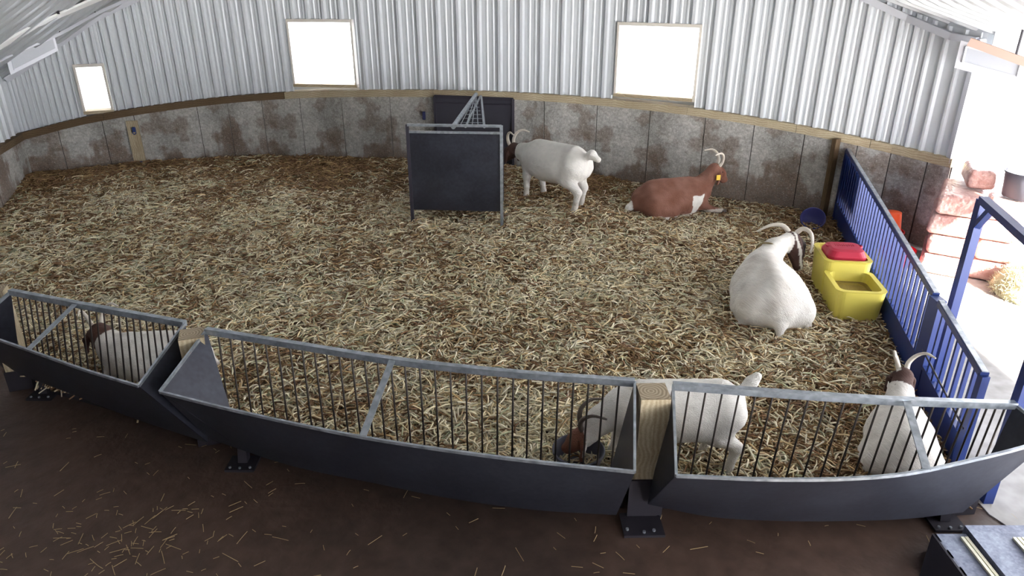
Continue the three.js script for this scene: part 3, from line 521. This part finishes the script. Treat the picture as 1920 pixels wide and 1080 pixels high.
// ---------------------------------------------------------------- overhead door sections and rails under the roof
{
  const o = built('raised_door', 'white overhead door section with two oblong windows hanging under the roof at the right', 'door section', [4.2, 1.7, -6.3]);
  const a = V(3.8, 0, -6.42), b = V(4.8, 0, -5.85), q = (t, y) => { const p = a.clone().lerp(b, t); p.y = lerp(1.76, 1.5, t) + y; return p; };
  part('section', plate([q(0, 0), q(1, 0), q(1, 0.2), q(0, 0.2)], 0.035), M.trimMetal, o);
  const inn = V(-0.5, 0, 0.86).multiplyScalar(0.024);
  for (const [t0, t1] of [[0.04, 0.4], [0.5, 0.86]]) {
    const w = part('window_frame', [bar(q(t0, 0.04).add(inn), q(t1, 0.04).add(inn), 0.014, 0.012), bar(q(t0, 0.165).add(inn), q(t1, 0.165).add(inn), 0.014, 0.012), bar(q(t0, 0.04).add(inn), q(t0, 0.165).add(inn), 0.03, 0.014), bar(q(t1, 0.04).add(inn), q(t1, 0.165).add(inn), 0.03, 0.014)], M.trimMetal, o);
    const pg = metres(plate([q(t0, 0.04).add(inn), q(t1, 0.04).add(inn), q(t1, 0.165).add(inn), q(t0, 0.165).add(inn)].map((p) => p.sub(o.position)), 0.004)); const pane = shadows(new THREE.Mesh(pg, M.frosted)); pane.name = 'pane'; w.add(pane);
  }
  part('bottom_seal', bar(q(0, -0.01), q(1, -0.01), 0.04, 0.02), M.trimMetal, o);
  const r = built('ceiling_rail', 'pale wooden rail slung under the ceiling at the right', 'rail', [3.6, 1.9, -5.6]);
  const u = V(3.68, 1.98, -6.1), v = V(4.6, 1.62, -5.45);
  part('rail', bar(u, v, 0.05, 0.06), M.pinkWood, r); part('hanger', bar(u.clone().lerp(v, 0.3), u.clone().lerp(v, 0.3).add(V(0, 0.22, 0)), 0.012), M.darkSteel, r); part('hanger', bar(u.clone().lerp(v, 0.75), u.clone().lerp(v, 0.75).add(V(0, 0.25, 0)), 0.012), M.darkSteel, r);
}
{
  const o = built('raised_door', 'pale overhead door section with one window hanging under the roof at the left', 'door section', [-5.1, 1.5, -7.9]);
  const a = V(-5.36, 0, -7.95), b = V(-5.0, 0, -8.3), q = (t, y) => { const p = a.clone().lerp(b, t); p.y = lerp(1.47, 1.68, t) + y; return p; };
  part('section', plate([q(0, 0), q(1, 0), q(1, 0.2), q(0, 0.2)], 0.03), M.trimMetal, o);
  const inn = V(0.7, 0, 0.72).multiplyScalar(0.03);
  const w = part('window_frame', [bar(q(0.08, 0.035).add(inn), q(0.95, 0.035).add(inn), 0.014, 0.012), bar(q(0.08, 0.17).add(inn), q(0.95, 0.17).add(inn), 0.014, 0.012)], M.trimMetal, o);
  const pg = metres(plate([q(0.08, 0.035).add(inn), q(0.95, 0.035).add(inn), q(0.95, 0.17).add(inn), q(0.08, 0.17).add(inn)].map((p) => p.sub(o.position)), 0.004)); const pane = shadows(new THREE.Mesh(pg, M.frosted)); pane.name = 'pane'; w.add(pane);
  const r = built('door_track', 'thin metal door track running up under the left roof slope', 'track', [-4.9, 1.8, -8.0]);
  const line = [[-5.34, 1.6, -7.6], [-5.2, 1.72, -8.0], [-4.9, 1.86, -8.25], [-4.55, 2.05, -8.4], [-4.2, 2.2, -8.5]].map((p) => V(...p));
  part('track', sweep(along(line, 16), 0.016, 0.03), M.trimMetal, r);
  for (const t of [1, 2, 3]) part('hanger', bar(line[t], line[t].clone().setY(roofH(line[t].x) + 0.03), 0.01), M.darkSteel, r);
}
{
  const o = built('ceiling_batten', 'bright white board fixed flat under the left roof slope', 'board', [-4.7, 1.95, -7.75]);
  const P = (x, z, d) => V(x, roofH(x) - 0.03 - d, z), A = [[-5.25, -7.25], [-4.75, -7.65], [-4.25, -8.05]];
  part('board', sheet(A.map(([x, z]) => P(x, z, 0)), A.map(([x, z]) => P(x + 0.05, z + 0.16, 0)), 0.02), std(0xf4f4f2, 0.5), o);
  for (const t of [0, 1]) part('clip', bar(P(A[t][0] + 0.2, A[t][1] - 0.1, -0.02), P(A[t][0] + 0.25, A[t][1] + 0.02, -0.02), 0.02, 0.03), M.darkSteel, o);
}
// ---------------------------------------------------------------- goats: one continuous skin each, from joints and radii
const smin = (a, b, k) => { const h = Math.max(k - Math.abs(a - b), 0) / k; return Math.min(a, b) - h * h * k * 0.25; };
// bone: [ax, ay, az, ra, bx, by, bz, rb, colour, blend, widen]
function boneDist(b, x, y, z) {
  const s = b[10] ?? 1, cz = (b[2] + b[6]) / 2; z = cz + (z - cz) / s;
  const dx = b[4] - b[0], dy = b[5] - b[1], dz = b[6] - b[2], px = x - b[0], py = y - b[1], pz = z - b[2];
  const L = dx * dx + dy * dy + dz * dz, t = L > 1e-9 ? Math.min(1, Math.max(0, (px * dx + py * dy + pz * dz) / L)) : 0;
  const qx = px - dx * t, qy = py - dy * t, qz = pz - dz * t;
  return Math.sqrt(qx * qx + qy * qy + qz * qz) - (b[3] + (b[7] - b[3]) * t);
}
function skin(bones, cell, colourAt) {
  const lo = [1e9, 1e9, 1e9], hi = [-1e9, -1e9, -1e9];
  for (const b of bones) for (const [o, r] of [[0, b[3]], [4, b[7]]]) for (let k = 0; k < 3; k++) { const R = r * (k === 2 ? (b[10] ?? 1) : 1) + 0.03; lo[k] = Math.min(lo[k], b[o + k] - R); hi[k] = Math.max(hi[k], b[o + k] + R); }
  const n = lo.map((l, k) => Math.ceil((hi[k] - l) / cell) + 1), [nx, ny, nz] = n, id = (i, j, k) => (k * ny + j) * nx + i;
  const f = new Float32Array(nx * ny * nz);
  const boxes = bones.map((b) => { const s = b[10] ?? 1; return [Math.min(b[0] - b[3], b[4] - b[7]) - 0.09, Math.max(b[0] + b[3], b[4] + b[7]) + 0.09, Math.min(b[1] - b[3], b[5] - b[7]) - 0.09, Math.max(b[1] + b[3], b[5] + b[7]) + 0.09, Math.min(b[2] - b[3] * s, b[6] - b[7] * s) - 0.09, Math.max(b[2] + b[3] * s, b[6] + b[7] * s) + 0.09]; });
  for (let k = 0; k < nz; k++) for (let j = 0; j < ny; j++) for (let i = 0; i < nx; i++) {
    const x = lo[0] + i * cell, y = lo[1] + j * cell, z = lo[2] + k * cell; let d = 0.09;
    for (let q = 0; q < bones.length; q++) { const B = boxes[q]; if (x < B[0] || x > B[1] || y < B[2] || y > B[3] || z < B[4] || z > B[5]) continue; d = smin(d, boneDist(bones[q], x, y, z), bones[q][9] ?? 0.06); }
    f[id(i, j, k)] = d + (d < 0.05 ? 0.004 * noise(x * 16, y * 16, z * 16) : 0);
  }
  const vid = new Int32Array(nx * ny * nz).fill(-1), pos = [], idx = [];
  for (let k = 0; k + 1 < nz; k++) for (let j = 0; j + 1 < ny; j++) for (let i = 0; i + 1 < nx; i++) {
    let cx = 0, cy = 0, cz = 0, c = 0; const v = [];
    for (let q = 0; q < 8; q++) v.push(f[id(i + (q & 1), j + ((q >> 1) & 1), k + (q >> 2))]);
    for (let a = 0; a < 8; a++) for (const e of [1, 2, 4]) if (!(a & e)) { const b = a | e; if ((v[a] < 0) !== (v[b] < 0)) { const t = v[a] / (v[a] - v[b]); cx += (a & 1) + (e === 1 ? t : 0); cy += ((a >> 1) & 1) + (e === 2 ? t : 0); cz += (a >> 2) + (e === 4 ? t : 0); c++; } }
    if (c) { vid[id(i, j, k)] = pos.length / 3; pos.push(lo[0] + (i + cx / c) * cell, lo[1] + (j + cy / c) * cell, lo[2] + (k + cz / c) * cell); }
  }
  const quad = (a, b, c, d, flip) => { if (a < 0 || b < 0 || c < 0 || d < 0) return; flip ? idx.push(a, c, b, a, d, c) : idx.push(a, b, c, a, c, d); };
  for (let k = 1; k + 1 < nz; k++) for (let j = 1; j + 1 < ny; j++) for (let i = 1; i + 1 < nx; i++) {
    const a = f[id(i, j, k)] < 0;
    if (a !== f[id(i + 1, j, k)] < 0) quad(vid[id(i, j - 1, k - 1)], vid[id(i, j, k - 1)], vid[id(i, j, k)], vid[id(i, j - 1, k)], !a);
    if (a !== f[id(i, j + 1, k)] < 0) quad(vid[id(i - 1, j, k - 1)], vid[id(i - 1, j, k)], vid[id(i, j, k)], vid[id(i, j, k - 1)], !a);
    if (a !== f[id(i, j, k + 1)] < 0) quad(vid[id(i - 1, j - 1, k)], vid[id(i, j - 1, k)], vid[id(i, j, k)], vid[id(i - 1, j, k)], !a);
  }
  const g = new THREE.BufferGeometry(); g.setAttribute('position', new THREE.Float32BufferAttribute(pos, 3)); g.setIndex(idx); g.computeVertexNormals();
  const col = new Float32Array(pos.length), uv = new Float32Array(pos.length / 3 * 2);
  for (let q = 0; q < pos.length; q += 3) {
    const x = pos[q], y = pos[q + 1], z = pos[q + 2]; let best = 1e9, bc = bones[0][8];
    for (const b of bones) { const d = boneDist(b, x, y, z); if (d < best) { best = d; bc = b[8]; } }
    const w = noise(x * 9, y * 9, z * 9) * 0.035, c = colourAt(x, y, z, bc, w), m = 1 + 0.07 * noise(x * 24, y * 24, z * 24) + 0.08 * noise(x * 5 + 4, y * 5, z * 5);
    for (let e = 0; e < 3; e++) col[q + e] = c[e] * m;
    uv[q / 3 * 2] = x * 0.8 + z; uv[q / 3 * 2 + 1] = y + z * 0.4;
  }
  g.setAttribute('color', new THREE.BufferAttribute(col, 3)); g.setAttribute('uv', new THREE.BufferAttribute(uv, 2));
  return g;
}
const COAT = { white: [0.80, 0.77, 0.72], dirty: [0.56, 0.50, 0.44], brown: [0.185, 0.07, 0.042], dark: [0.075, 0.035, 0.028], black: [0.035, 0.028, 0.028], hoof: [0.10, 0.08, 0.07], pink: [0.62, 0.45, 0.40] };
// head from the poll P to the nose N; side is the head's own left-right axis
function headBones(P, N, side, cHead, cEar, earDrop = V(0, -1, 0), s = 1) {
  const f = N.clone().sub(P).normalize(), u = side.clone().cross(f).normalize(), at = (a, b, c) => P.clone().addScaledVector(f, a * s).addScaledVector(u, b * s).addScaledVector(side, c * s);
  const B = (a, ra, b, rb, c, k, w) => [a.x, a.y, a.z, ra * s, b.x, b.y, b.z, rb * s, c, k, w];
  const L = N.distanceTo(P) / s, out = [];
  out.push(B(at(0, 0, 0), 0.068, at(L * 0.45, 0.01, 0), 0.058, cHead, 0.05), B(at(L * 0.4, 0.012, 0), 0.052, at(L * 0.92, -0.005, 0), 0.036, cHead, 0.04), B(at(L * 0.25, -0.04, 0), 0.045, at(L * 0.85, -0.03, 0), 0.03, cHead, 0.04));
  for (const k of [-1, 1]) { const e0 = at(0.02, 0.02, k * 0.06), e1 = e0.clone().addScaledVector(side, k * 0.035 * s).addScaledVector(earDrop, 0.05 * s), e2 = e1.clone().addScaledVector(earDrop, 0.10 * s).addScaledVector(side, k * 0.012 * s); out.push(B(e0, 0.018, e1, 0.022, cEar, 0.025), B(e1, 0.022, e2, 0.016, cEar, 0.02)); }
  return { bones: out, at, f, u, side };
}
function horns(o, h, mat, s = 1, spread = 1, len = 1, own) {
  for (const k of [-1, 1]) {
    const c = own ? pts3(own[(k + 1) / 2]) : [[0.0, 0.05, 0.03], [-0.02, 0.11, 0.045], [-0.08, 0.155, 0.07 * spread], [-0.16 * len, 0.15, 0.10 * spread], [-0.22 * len, 0.09, 0.125 * spread]].map(([a, b, d]) => h.at(a, b, k * d));
    const m = shadows(new THREE.Mesh(tubeTaper(c, 0.021 * s, 0.007 * s), mat)); m.name = 'horn'; o.add(m);
    const e = shadows(new THREE.Mesh(new THREE.SphereGeometry(0.0115 * s, 10, 8), M.eye)); e.position.copy(h.at(0.065, 0.022, k * 0.056)); e.name = 'eye'; o.add(e);
  }
}
function goat(label, [x, z], dir, scale, bones, extra, cell, colourAt) {
  const o = thing('goat', label, 'goat', [x, strawH(x, z) - 0.015, z], Math.atan2(-dir[1], dir[0])); o.scale.setScalar(scale);
  const m = shadows(new THREE.Mesh(skin(bones, cell, colourAt), M.fur)); m.name = 'body'; o.add(m);
  extra(o); return o;
}
function collar(o, c, n, r, mat = M.collar) { const g = new THREE.TorusGeometry(r, 0.007, 8, 28); const m = shadows(new THREE.Mesh(g, mat)); m.position.copy(c); m.quaternion.setFromUnitVectors(V(0, 0, 1), n.clone().normalize()); m.name = 'collar'; o.add(m); }
// standing trunk and legs, local +x forward
function standing(c, o = {}) {
  const b = [
    [-0.30, 0.53, 0, 0.150, 0.20, 0.51, 0, 0.160, c, 0.10, 1.0], [-0.16, 0.44, 0, 0.175, 0.08, 0.43, 0, 0.175, c, 0.10, 1.12], [-0.37, 0.53, 0, 0.135, -0.40, 0.47, 0, 0.12, c, 0.08, 1.05], [0.24, 0.46, 0, 0.150, 0.33, 0.48, 0, 0.115, c, 0.08, 0.95], [-0.32, 0.64, 0, 0.05, 0.2, 0.635, 0, 0.05, c, 0.10],
  ];
  const st = o.stride ?? [0, 0.05, 0, 0.05];
  [-1, 1].forEach((k, i) => {
    const f = st[i], h = st[2 + i];
    b.push([0.27, 0.45, k * 0.09, 0.085, 0.28 + f * 0.5, 0.28, k * 0.10, 0.045, c, 0.05], [0.28 + f * 0.5, 0.28, k * 0.10, 0.042, 0.27 + f, 0.09, k * 0.10, 0.028, c, 0.03], [0.27 + f, 0.09, k * 0.10, 0.03, 0.285 + f, 0.03, k * 0.10, 0.034, c, 0.02], [0.29 + f, 0.022, k * 0.10, 0.031, 0.305 + f, 0.018, k * 0.10, 0.028, 'hoof', 0.01]);
    b.push([-0.37, 0.49, k * 0.075, 0.12, -0.30 - h * 0.3, 0.36, k * 0.105, 0.085, c, 0.06], [-0.31 - h * 0.3, 0.36, k * 0.105, 0.075, -0.43 - h, 0.25, k * 0.105, 0.042, c, 0.04], [-0.43 - h, 0.25, k * 0.105, 0.04, -0.40 - h, 0.09, k * 0.105, 0.029, c, 0.03], [-0.40 - h, 0.09, k * 0.105, 0.03, -0.385 - h, 0.03, k * 0.105, 0.034, c, 0.02], [-0.38 - h, 0.022, k * 0.105, 0.031, -0.365 - h, 0.018, k * 0.105, 0.028, 'hoof', 0.01]);
  });
  return b;
}
// lying trunk with folded legs
function lying(c, o = {}) {
  const w = o.wide ?? 1.15, lc = o.leg ?? c;
  return [
    [-0.30, 0.20, 0, 0.175, 0.16, 0.21, 0, 0.175, c, 0.12, w], [-0.18, 0.16, 0, 0.20, 0.02, 0.16, 0, 0.195, c, 0.12, w * 1.12], [0.20, 0.22, 0, 0.155, 0.30, 0.25, 0, 0.12, c, 0.08, 1.0], [-0.30, 0.35, 0, 0.05, 0.14, 0.355, 0, 0.055, c, 0.10],
    [-0.34, 0.19, 0, 0.16, -0.42, 0.17, 0, 0.12, c, 0.08, 1.1],
    [-0.34, 0.16, -0.16, 0.13, -0.16, 0.10, -0.215, 0.075, c, 0.06], [-0.16, 0.09, -0.22, 0.06, -0.37, 0.05, -0.235, 0.035, lc, 0.04], [-0.37, 0.05, -0.235, 0.032, -0.17, 0.035, -0.26, 0.026, lc, 0.02], [-0.17, 0.035, -0.26, 0.028, -0.13, 0.03, -0.26, 0.026, 'hoof', 0.01],
    [-0.34, 0.16, 0.16, 0.13, -0.16, 0.10, 0.215, 0.075, c, 0.06], [-0.16, 0.09, 0.22, 0.06, -0.37, 0.05, 0.235, 0.035, lc, 0.04], [-0.37, 0.05, 0.235, 0.032, -0.17, 0.035, 0.26, 0.026, lc, 0.02], [-0.17, 0.035, 0.26, 0.028, -0.13, 0.03, 0.26, 0.026, 'hoof', 0.01],
    [0.22, 0.17, -0.10, 0.08, 0.37, 0.07, -0.115, 0.045, c, 0.05], [0.37, 0.06, -0.115, 0.04, 0.22, 0.035, -0.14, 0.028, lc, 0.02],
    [0.22, 0.17, 0.10, 0.08, 0.36, 0.08, 0.11, 0.045, c, 0.05], [0.36, 0.07, 0.11, 0.042, 0.53, 0.035, 0.13, 0.028, lc, 0.03], [0.53, 0.033, 0.13, 0.029, 0.57, 0.03, 0.13, 0.027, 'hoof', 0.01],
  ];
}
const ZS = V(0, 0, 1);
// 1: white goat with dark head at the hay feeder
{
  const b = standing('white', { stride: [0.02, -0.06, 0.05, -0.04] });
  b.push([0.30, 0.52, 0, 0.115, 0.46, 0.52, 0.0, 0.085, 'white', 0.08], [0.46, 0.52, 0.0, 0.085, 0.58, 0.52, 0.0, 0.068, 'dark', 0.05], [-0.46, 0.60, 0, 0.036, -0.56, 0.66, 0, 0.046, 'white', 0.03], [-0.56, 0.66, 0, 0.046, -0.65, 0.62, 0, 0.03, 'white', 0.03]);
  const h = headBones(V(0.60, 0.52, 0.0), V(0.79, 0.38, 0.0), ZS, 'dark', 'dark', V(0, -1, 0), 1); b.push(...h.bones);
  goat('white standing goat with a dark head reaching into the hay feeder', [0.42, -7.46], [-0.70, -0.71], 0.95, b, (o) => { horns(o, h, M.horn); collar(o, V(0.46, 0.52, 0), V(1, 0, 0), 0.094); }, 0.011, (x, y, z, c, w) => (c === 'white' && y < 0.16 + w ? mix(COAT.white, COAT.dirty, 0.5) : COAT[c]));
}
// 2: brown goat lying by the wall
{
  const b = lying('brown', { leg: 'brown', wide: 1.1 });
  b.push([0.26, 0.28, 0, 0.12, 0.38, 0.39, 0, 0.082, 'brown', 0.08], [0.38, 0.39, 0, 0.08, 0.44, 0.48, 0, 0.066, 'brown', 0.06], [-0.48, 0.20, 0, 0.035, -0.57, 0.12, 0, 0.036, 'white', 0.03], [-0.57, 0.12, 0, 0.036, -0.60, 0.06, 0, 0.025, 'white', 0.03]);
  const h = headBones(V(0.46, 0.50, 0), V(0.62, 0.36, -0.01), ZS, 'brown', 'brown', V(-0.25, -1, 0)); b.push(...h.bones);
  goat('reddish brown goat with a white side patch lying by the concrete wall', [1.73, -7.33], [0.97, -0.25], 0.92, b, (o) => { horns(o, h, M.horn, 1, 1, 0.9); collar(o, V(0.35, 0.365, 0), V(0.7, 0.75, 0), 0.097); const t = shadows(new THREE.Mesh(new RoundedBoxGeometry(0.05, 0.06, 0.008, 2, 0.003), M.tag)); t.position.copy(h.at(0.03, -0.06, 0.125)); t.name = 'ear_tag'; o.add(t); }, 0.011,
    (x, y, z, c, w) => { if (c !== 'brown') return COAT[c]; if (z > 0.04 && x > 0.09 + w && x < 0.27 + w - (0.3 - y) * 0.3 && y < 0.27 + w) return COAT.white; if (y < 0.075 + w && z > 0.15 && x < -0.2) return mix(COAT.white, COAT.dirty, 0.4); if (y < 0.07 && z > 0.09) return COAT.dirty; return mix(COAT.brown, [0.33, 0.17, 0.13], clamp(0.25 + 13 * w)); });
}
// 3: white goat lying, seen from behind
{
  const b = lying('white', { wide: 1.22 });
  b.push([0.26, 0.28, 0, 0.125, 0.45, 0.36, 0.12, 0.09, 'white', 0.08], [0.45, 0.36, 0.12, 0.088, 0.57, 0.39, 0.24, 0.07, 'white', 0.05], [-0.45, 0.22, 0, 0.04, -0.53, 0.12, 0, 0.036, 'white', 0.03], [-0.53, 0.12, 0, 0.036, -0.56, 0.05, 0, 0.026, 'white', 0.03]);
  const side = V(-0.3, 0, -0.95).normalize(), P = V(0.61, 0.40, 0.30), h = headBones(P, V(0.43, 0.20, 0.35), side, 'dark', 'black', V(0, -1, 0)); b.push(...h.bones);
  const own = [[[0.63, 0.455, 0.33], [0.61, 0.50, 0.37], [0.55, 0.49, 0.42], [0.48, 0.43, 0.43], [0.44, 0.35, 0.42]], [[0.64, 0.455, 0.27], [0.67, 0.50, 0.22], [0.69, 0.50, 0.15], [0.70, 0.47, 0.08], [0.70, 0.43, 0.02]]];
  goat('large white goat lying with its back to the camera, dark head turned aside', [2.01, -5.17], [0.12, -0.99], 0.98, b, (o) => { horns(o, h, M.horn, 1.1, 1, 1, own); collar(o, V(0.42, 0.345, 0.07), V(0.85, 0.4, 0.4), 0.102); const t = shadows(new THREE.Mesh(new RoundedBoxGeometry(0.045, 0.05, 0.008, 2, 0.003), M.tagWhite)); t.position.copy(h.at(0.03, -0.06, 0.11)); t.name = 'ear_tag'; o.add(t); }, 0.011,
    (x, y, z, c, w) => { if (c === 'dark' && Math.abs(side.x * (x - P.x) + side.z * (z - P.z)) < 0.014 + w * 0.15) return COAT.white; if (c === 'white' && y > 0.2 && x < 0.2) return mix(COAT.white, COAT.dirty, clamp(0.3 + 14 * w)); return COAT[c]; });
}
// 4: white goat lying in the near right corner
{
  const b = lying('white', { wide: 1.1 });
  b.push([0.26, 0.28, 0, 0.12, 0.40, 0.38, 0, 0.085, 'white', 0.08], [0.40, 0.38, 0, 0.085, 0.50, 0.44, 0.02, 0.068, 'dark', 0.05], [-0.46, 0.2, 0, 0.036, -0.56, 0.10, 0, 0.03, 'white', 0.03]);
  const h = headBones(V(0.53, 0.45, 0.02), V(0.67, 0.27, -0.04), V(0.25, 0, 0.96).normalize(), 'dark', 'dark', V(-0.3, -0.9, 0)); b.push(...h.bones);
  goat('white goat lying in the near corner by the blue gate, dark head with pale stripes', [2.15, -3.30], [0.36, -0.93], 0.70, b, (o) => { horns(o, h, M.horn, 1.05, 1.25, 0.95); const t = shadows(new THREE.Mesh(new RoundedBoxGeometry(0.045, 0.05, 0.008, 2, 0.003), M.tagWhite)); t.position.copy(h.at(0.03, -0.08, -0.12)); t.name = 'ear_tag'; o.add(t); }, 0.011,
    (x, y, z, c, w) => { if (c === 'dark' && x > 0.5 && Math.abs(z + 0.03) < 0.014) return COAT.white; if (c === 'white' && y > 0.24) return mix(COAT.white, COAT.dirty, clamp(0.2 + 8 * w)); return COAT[c]; });
}
// 5: white goat standing behind the right feeder, head down at the bowl
{
  const b = standing('white', { stride: [0.02, 0.08, 0.03, -0.1] });
  b.push([0.32, 0.50, 0, 0.115, 0.47, 0.38, 0.01, 0.085, 'white', 0.08], [0.47, 0.38, 0.01, 0.085, 0.53, 0.29, 0.01, 0.07, 'white', 0.06], [-0.46, 0.62, 0, 0.034, -0.53, 0.71, 0, 0.04, 'white', 0.03], [-0.53, 0.71, 0, 0.04, -0.56, 0.75, 0, 0.03, 'white', 0.03]);
  const h = headBones(V(0.55, 0.27, 0.01), V(0.71, 0.13, 0.02), ZS, 'brown', 'brown', V(0.1, -1, 0)); b.push(...h.bones);
  goat('white goat standing behind the right feeder with its brown head down at a bowl', [0.83, -3.2], [-1, -0.02], 0.77, b, (o) => { horns(o, h, M.hornDark); collar(o, V(0.44, 0.40, 0.01), V(0.85, -0.55, 0), 0.097); }, 0.011, (x, y, z, c, w) => (c === 'brown' && x < 0.58 + w ? COAT.white : COAT[c]));
}
// 6: white goat with dark brown head behind the left feeder
{
  const b = lying('white', { wide: 1.2 });
  b.push([0.24, 0.27, 0, 0.125, 0.34, 0.32, 0.06, 0.10, 'white', 0.08], [0.34, 0.32, 0.06, 0.095, 0.43, 0.37, 0.14, 0.085, 'dark', 0.06], [-0.46, 0.2, 0, 0.036, -0.56, 0.10, 0, 0.03, 'white', 0.03]);
  const h = headBones(V(0.46, 0.38, 0.16), V(0.58, 0.20, 0.29), V(-0.85, 0, 0.52).normalize(), 'dark', 'dark', V(0, -1, 0), 1.15); b.push(...h.bones);
  goat('white goat with a dark brown head behind the bars of the left feeder', [-2.40, -4.17], [-0.98, 0.1], 0.74, b, (o) => { horns(o, h, M.horn, 1, 1.1, 0.9); const t = shadows(new THREE.Mesh(new RoundedBoxGeometry(0.05, 0.055, 0.008, 2, 0.003), M.tagWhite)); t.position.copy(h.at(0.04, -0.07, 0.12)); t.name = 'ear_tag'; o.add(t); }, 0.011, (x, y, z, c, w) => (c === 'dark' ? mix(COAT.dark, COAT.brown, clamp(0.2 + w * 10)) : mix(COAT.white, COAT.dirty, clamp(0.15 + 12 * w))));
}
// ---------------------------------------------------------------- straw bedding
const PEN = [];
for (let x = CORNER_L; x <= 3.4; x += 0.2) PEN.push([x, wallZ(x) + 0.06]);
PEN.push([3.36, -7.22], [2.37, -3.1], [2.3, -2.98]);
for (const f of [2, 1, 0]) for (const p of along(pts3(FEED[f].rail), 8).reverse()) if (p.x < 2.3) PEN.push([p.x, p.z + 0.03]);
PEN.push([-3.3, -4.3], [-3.9, -4.75], [-5.32, -5.4], [-5.34, -7.2]);
function inPen(x, z) { let c = false; for (let i = 0, j = PEN.length - 1; i < PEN.length; j = i++) { const [a, b] = PEN[i], [d, e] = PEN[j]; if ((b > z) !== (e > z) && x < (d - a) * (z - b) / (e - b) + a) c = !c; } return c; }
{
  const step = 0.06, pos = [], uv = [], idx = [], map = new Map();
  const vert = (i, j) => { const k = i * 1000 + j; if (!map.has(k)) { const x = -5.9 + i * step, z = -9.4 + j * step; map.set(k, pos.length / 3); pos.push(x, strawH(x, z), z); uv.push(x, z); } return map.get(k); };
  for (let i = 0; i < 140; i++) for (let j = 0; j < 112; j++) { const x = -5.9 + (i + 0.5) * step, z = -9.4 + (j + 0.5) * step; if (!inPen(x, z)) continue; const a = vert(i, j), b = vert(i + 1, j), c = vert(i + 1, j + 1), d = vert(i, j + 1); idx.push(a, c, b, a, d, c); }
  const g = new THREE.BufferGeometry(); g.setAttribute('position', new THREE.Float32BufferAttribute(pos, 3)); g.setAttribute('uv', new THREE.Float32BufferAttribute(uv, 2)); g.setIndex(idx); g.computeVertexNormals();
  const bed = thing('straw_bedding', 'deep trampled straw bedding covering the whole pen', 'straw'); bed.userData.kind = 'stuff';
  const m = shadows(new THREE.Mesh(g, M.soil)); m.name = 'packed_straw'; bed.add(m);
  // loose stalks, slightly bent
  const stalk = (bend) => { const c = new THREE.CatmullRomCurve3([V(-0.5, 0, 0), V(0, bend, bend * 0.8), V(0.5, -bend * 0.3, 0)]); return plain(new THREE.TubeGeometry(c, 3, 0.042, 3, false)); };
  const kinds = [0.02, 0.09, 0.16].map(stalk), per = 56000, R = rng(2022), q = new THREE.Object3D(), col = new THREE.Color();
  const pale = [0.86, 0.76, 0.52], grey = [0.86, 0.81, 0.66], gold = [0.64, 0.45, 0.21], brown = [0.22, 0.115, 0.055], green = [0.55, 0.56, 0.36];
  kinds.forEach((g2, kk) => {
    const inst = new THREE.InstancedMesh(g2, M.straw, per); let n = 0;
    while (n < per) {
      const x = -5.8 + R() * 9.3, z = -9.3 + R() * 6.5; if (!inPen(x, z)) continue;
      const L = 0.065 + R() * R() * 0.14, w = 0.085 + R() * 0.07;
      q.position.set(x, strawH(x, z) + 0.002 + Math.pow(R(), 1.6) * 0.045, z); q.rotation.set((R() - 0.5) * 0.9, R() * 6.283, (R() - 0.5) * 0.9, 'YXZ'); q.scale.set(L, w * 0.9 + 0.02, w); q.updateMatrix(); inst.setMatrixAt(n, q.matrix);
      const dirt = clamp(0.34 + 0.75 * fbm(x * 0.7, z * 0.7, 11, 3) + 0.5 * fbm(x * 2.6, z * 2.6, 5, 2) + (0.3 + 0.35 * smooth(0, -2, x)) * smooth(-2.0, -0.1, wallZ(clamp(x, -5.7, 4)) - z) + 0.36 * smooth(2.0, 3.0, x - (z + 5.5) * -0.24)), r = R();
      let c = r < dirt ? mix(brown, gold, R() * R()) : r > 0.95 ? green : mix(pale, R() < 0.65 ? grey : gold, R() * 0.8);
      const v = 0.8 + R() * 0.4; col.setRGB(c[0] * v, c[1] * v, c[2] * v); inst.setColorAt(n, col); n++;
    }
    inst.name = 'loose_stalks'; inst.userData.kind = 'stuff'; shadows(inst); bed.add(inst);
  });
  // stray bits on the aisle floor
  const bits = new THREE.InstancedMesh(kinds[0], std(0xb59d72, 0.8), 420), R2 = rng(9); let n = 0;
  while (n < 420) { const near = R2() < 0.25, x = near ? -1.9 + (R2() + R2() - 1) * 0.7 : -3.4 + R2() * 6.2, z = near ? -2.7 + (R2() + R2() - 1) * 0.35 : -3.6 + R2() * 1.7; if (inPen(x, z)) continue; const L = 0.02 + R2() * R2() * 0.09; q.position.set(x, 0.005, z); q.rotation.set(0, R2() * 6.283, 0); q.scale.set(L, 0.03, 0.04); q.updateMatrix(); bits.setMatrixAt(n++, q.matrix); }
  bits.name = 'stray_straw'; bits.userData = { kind: 'stuff', label: 'stray bits of straw scattered on the dark floor', category: 'straw' }; shadows(bits); scene.add(bits);
}
renderer.render(scene, camera);
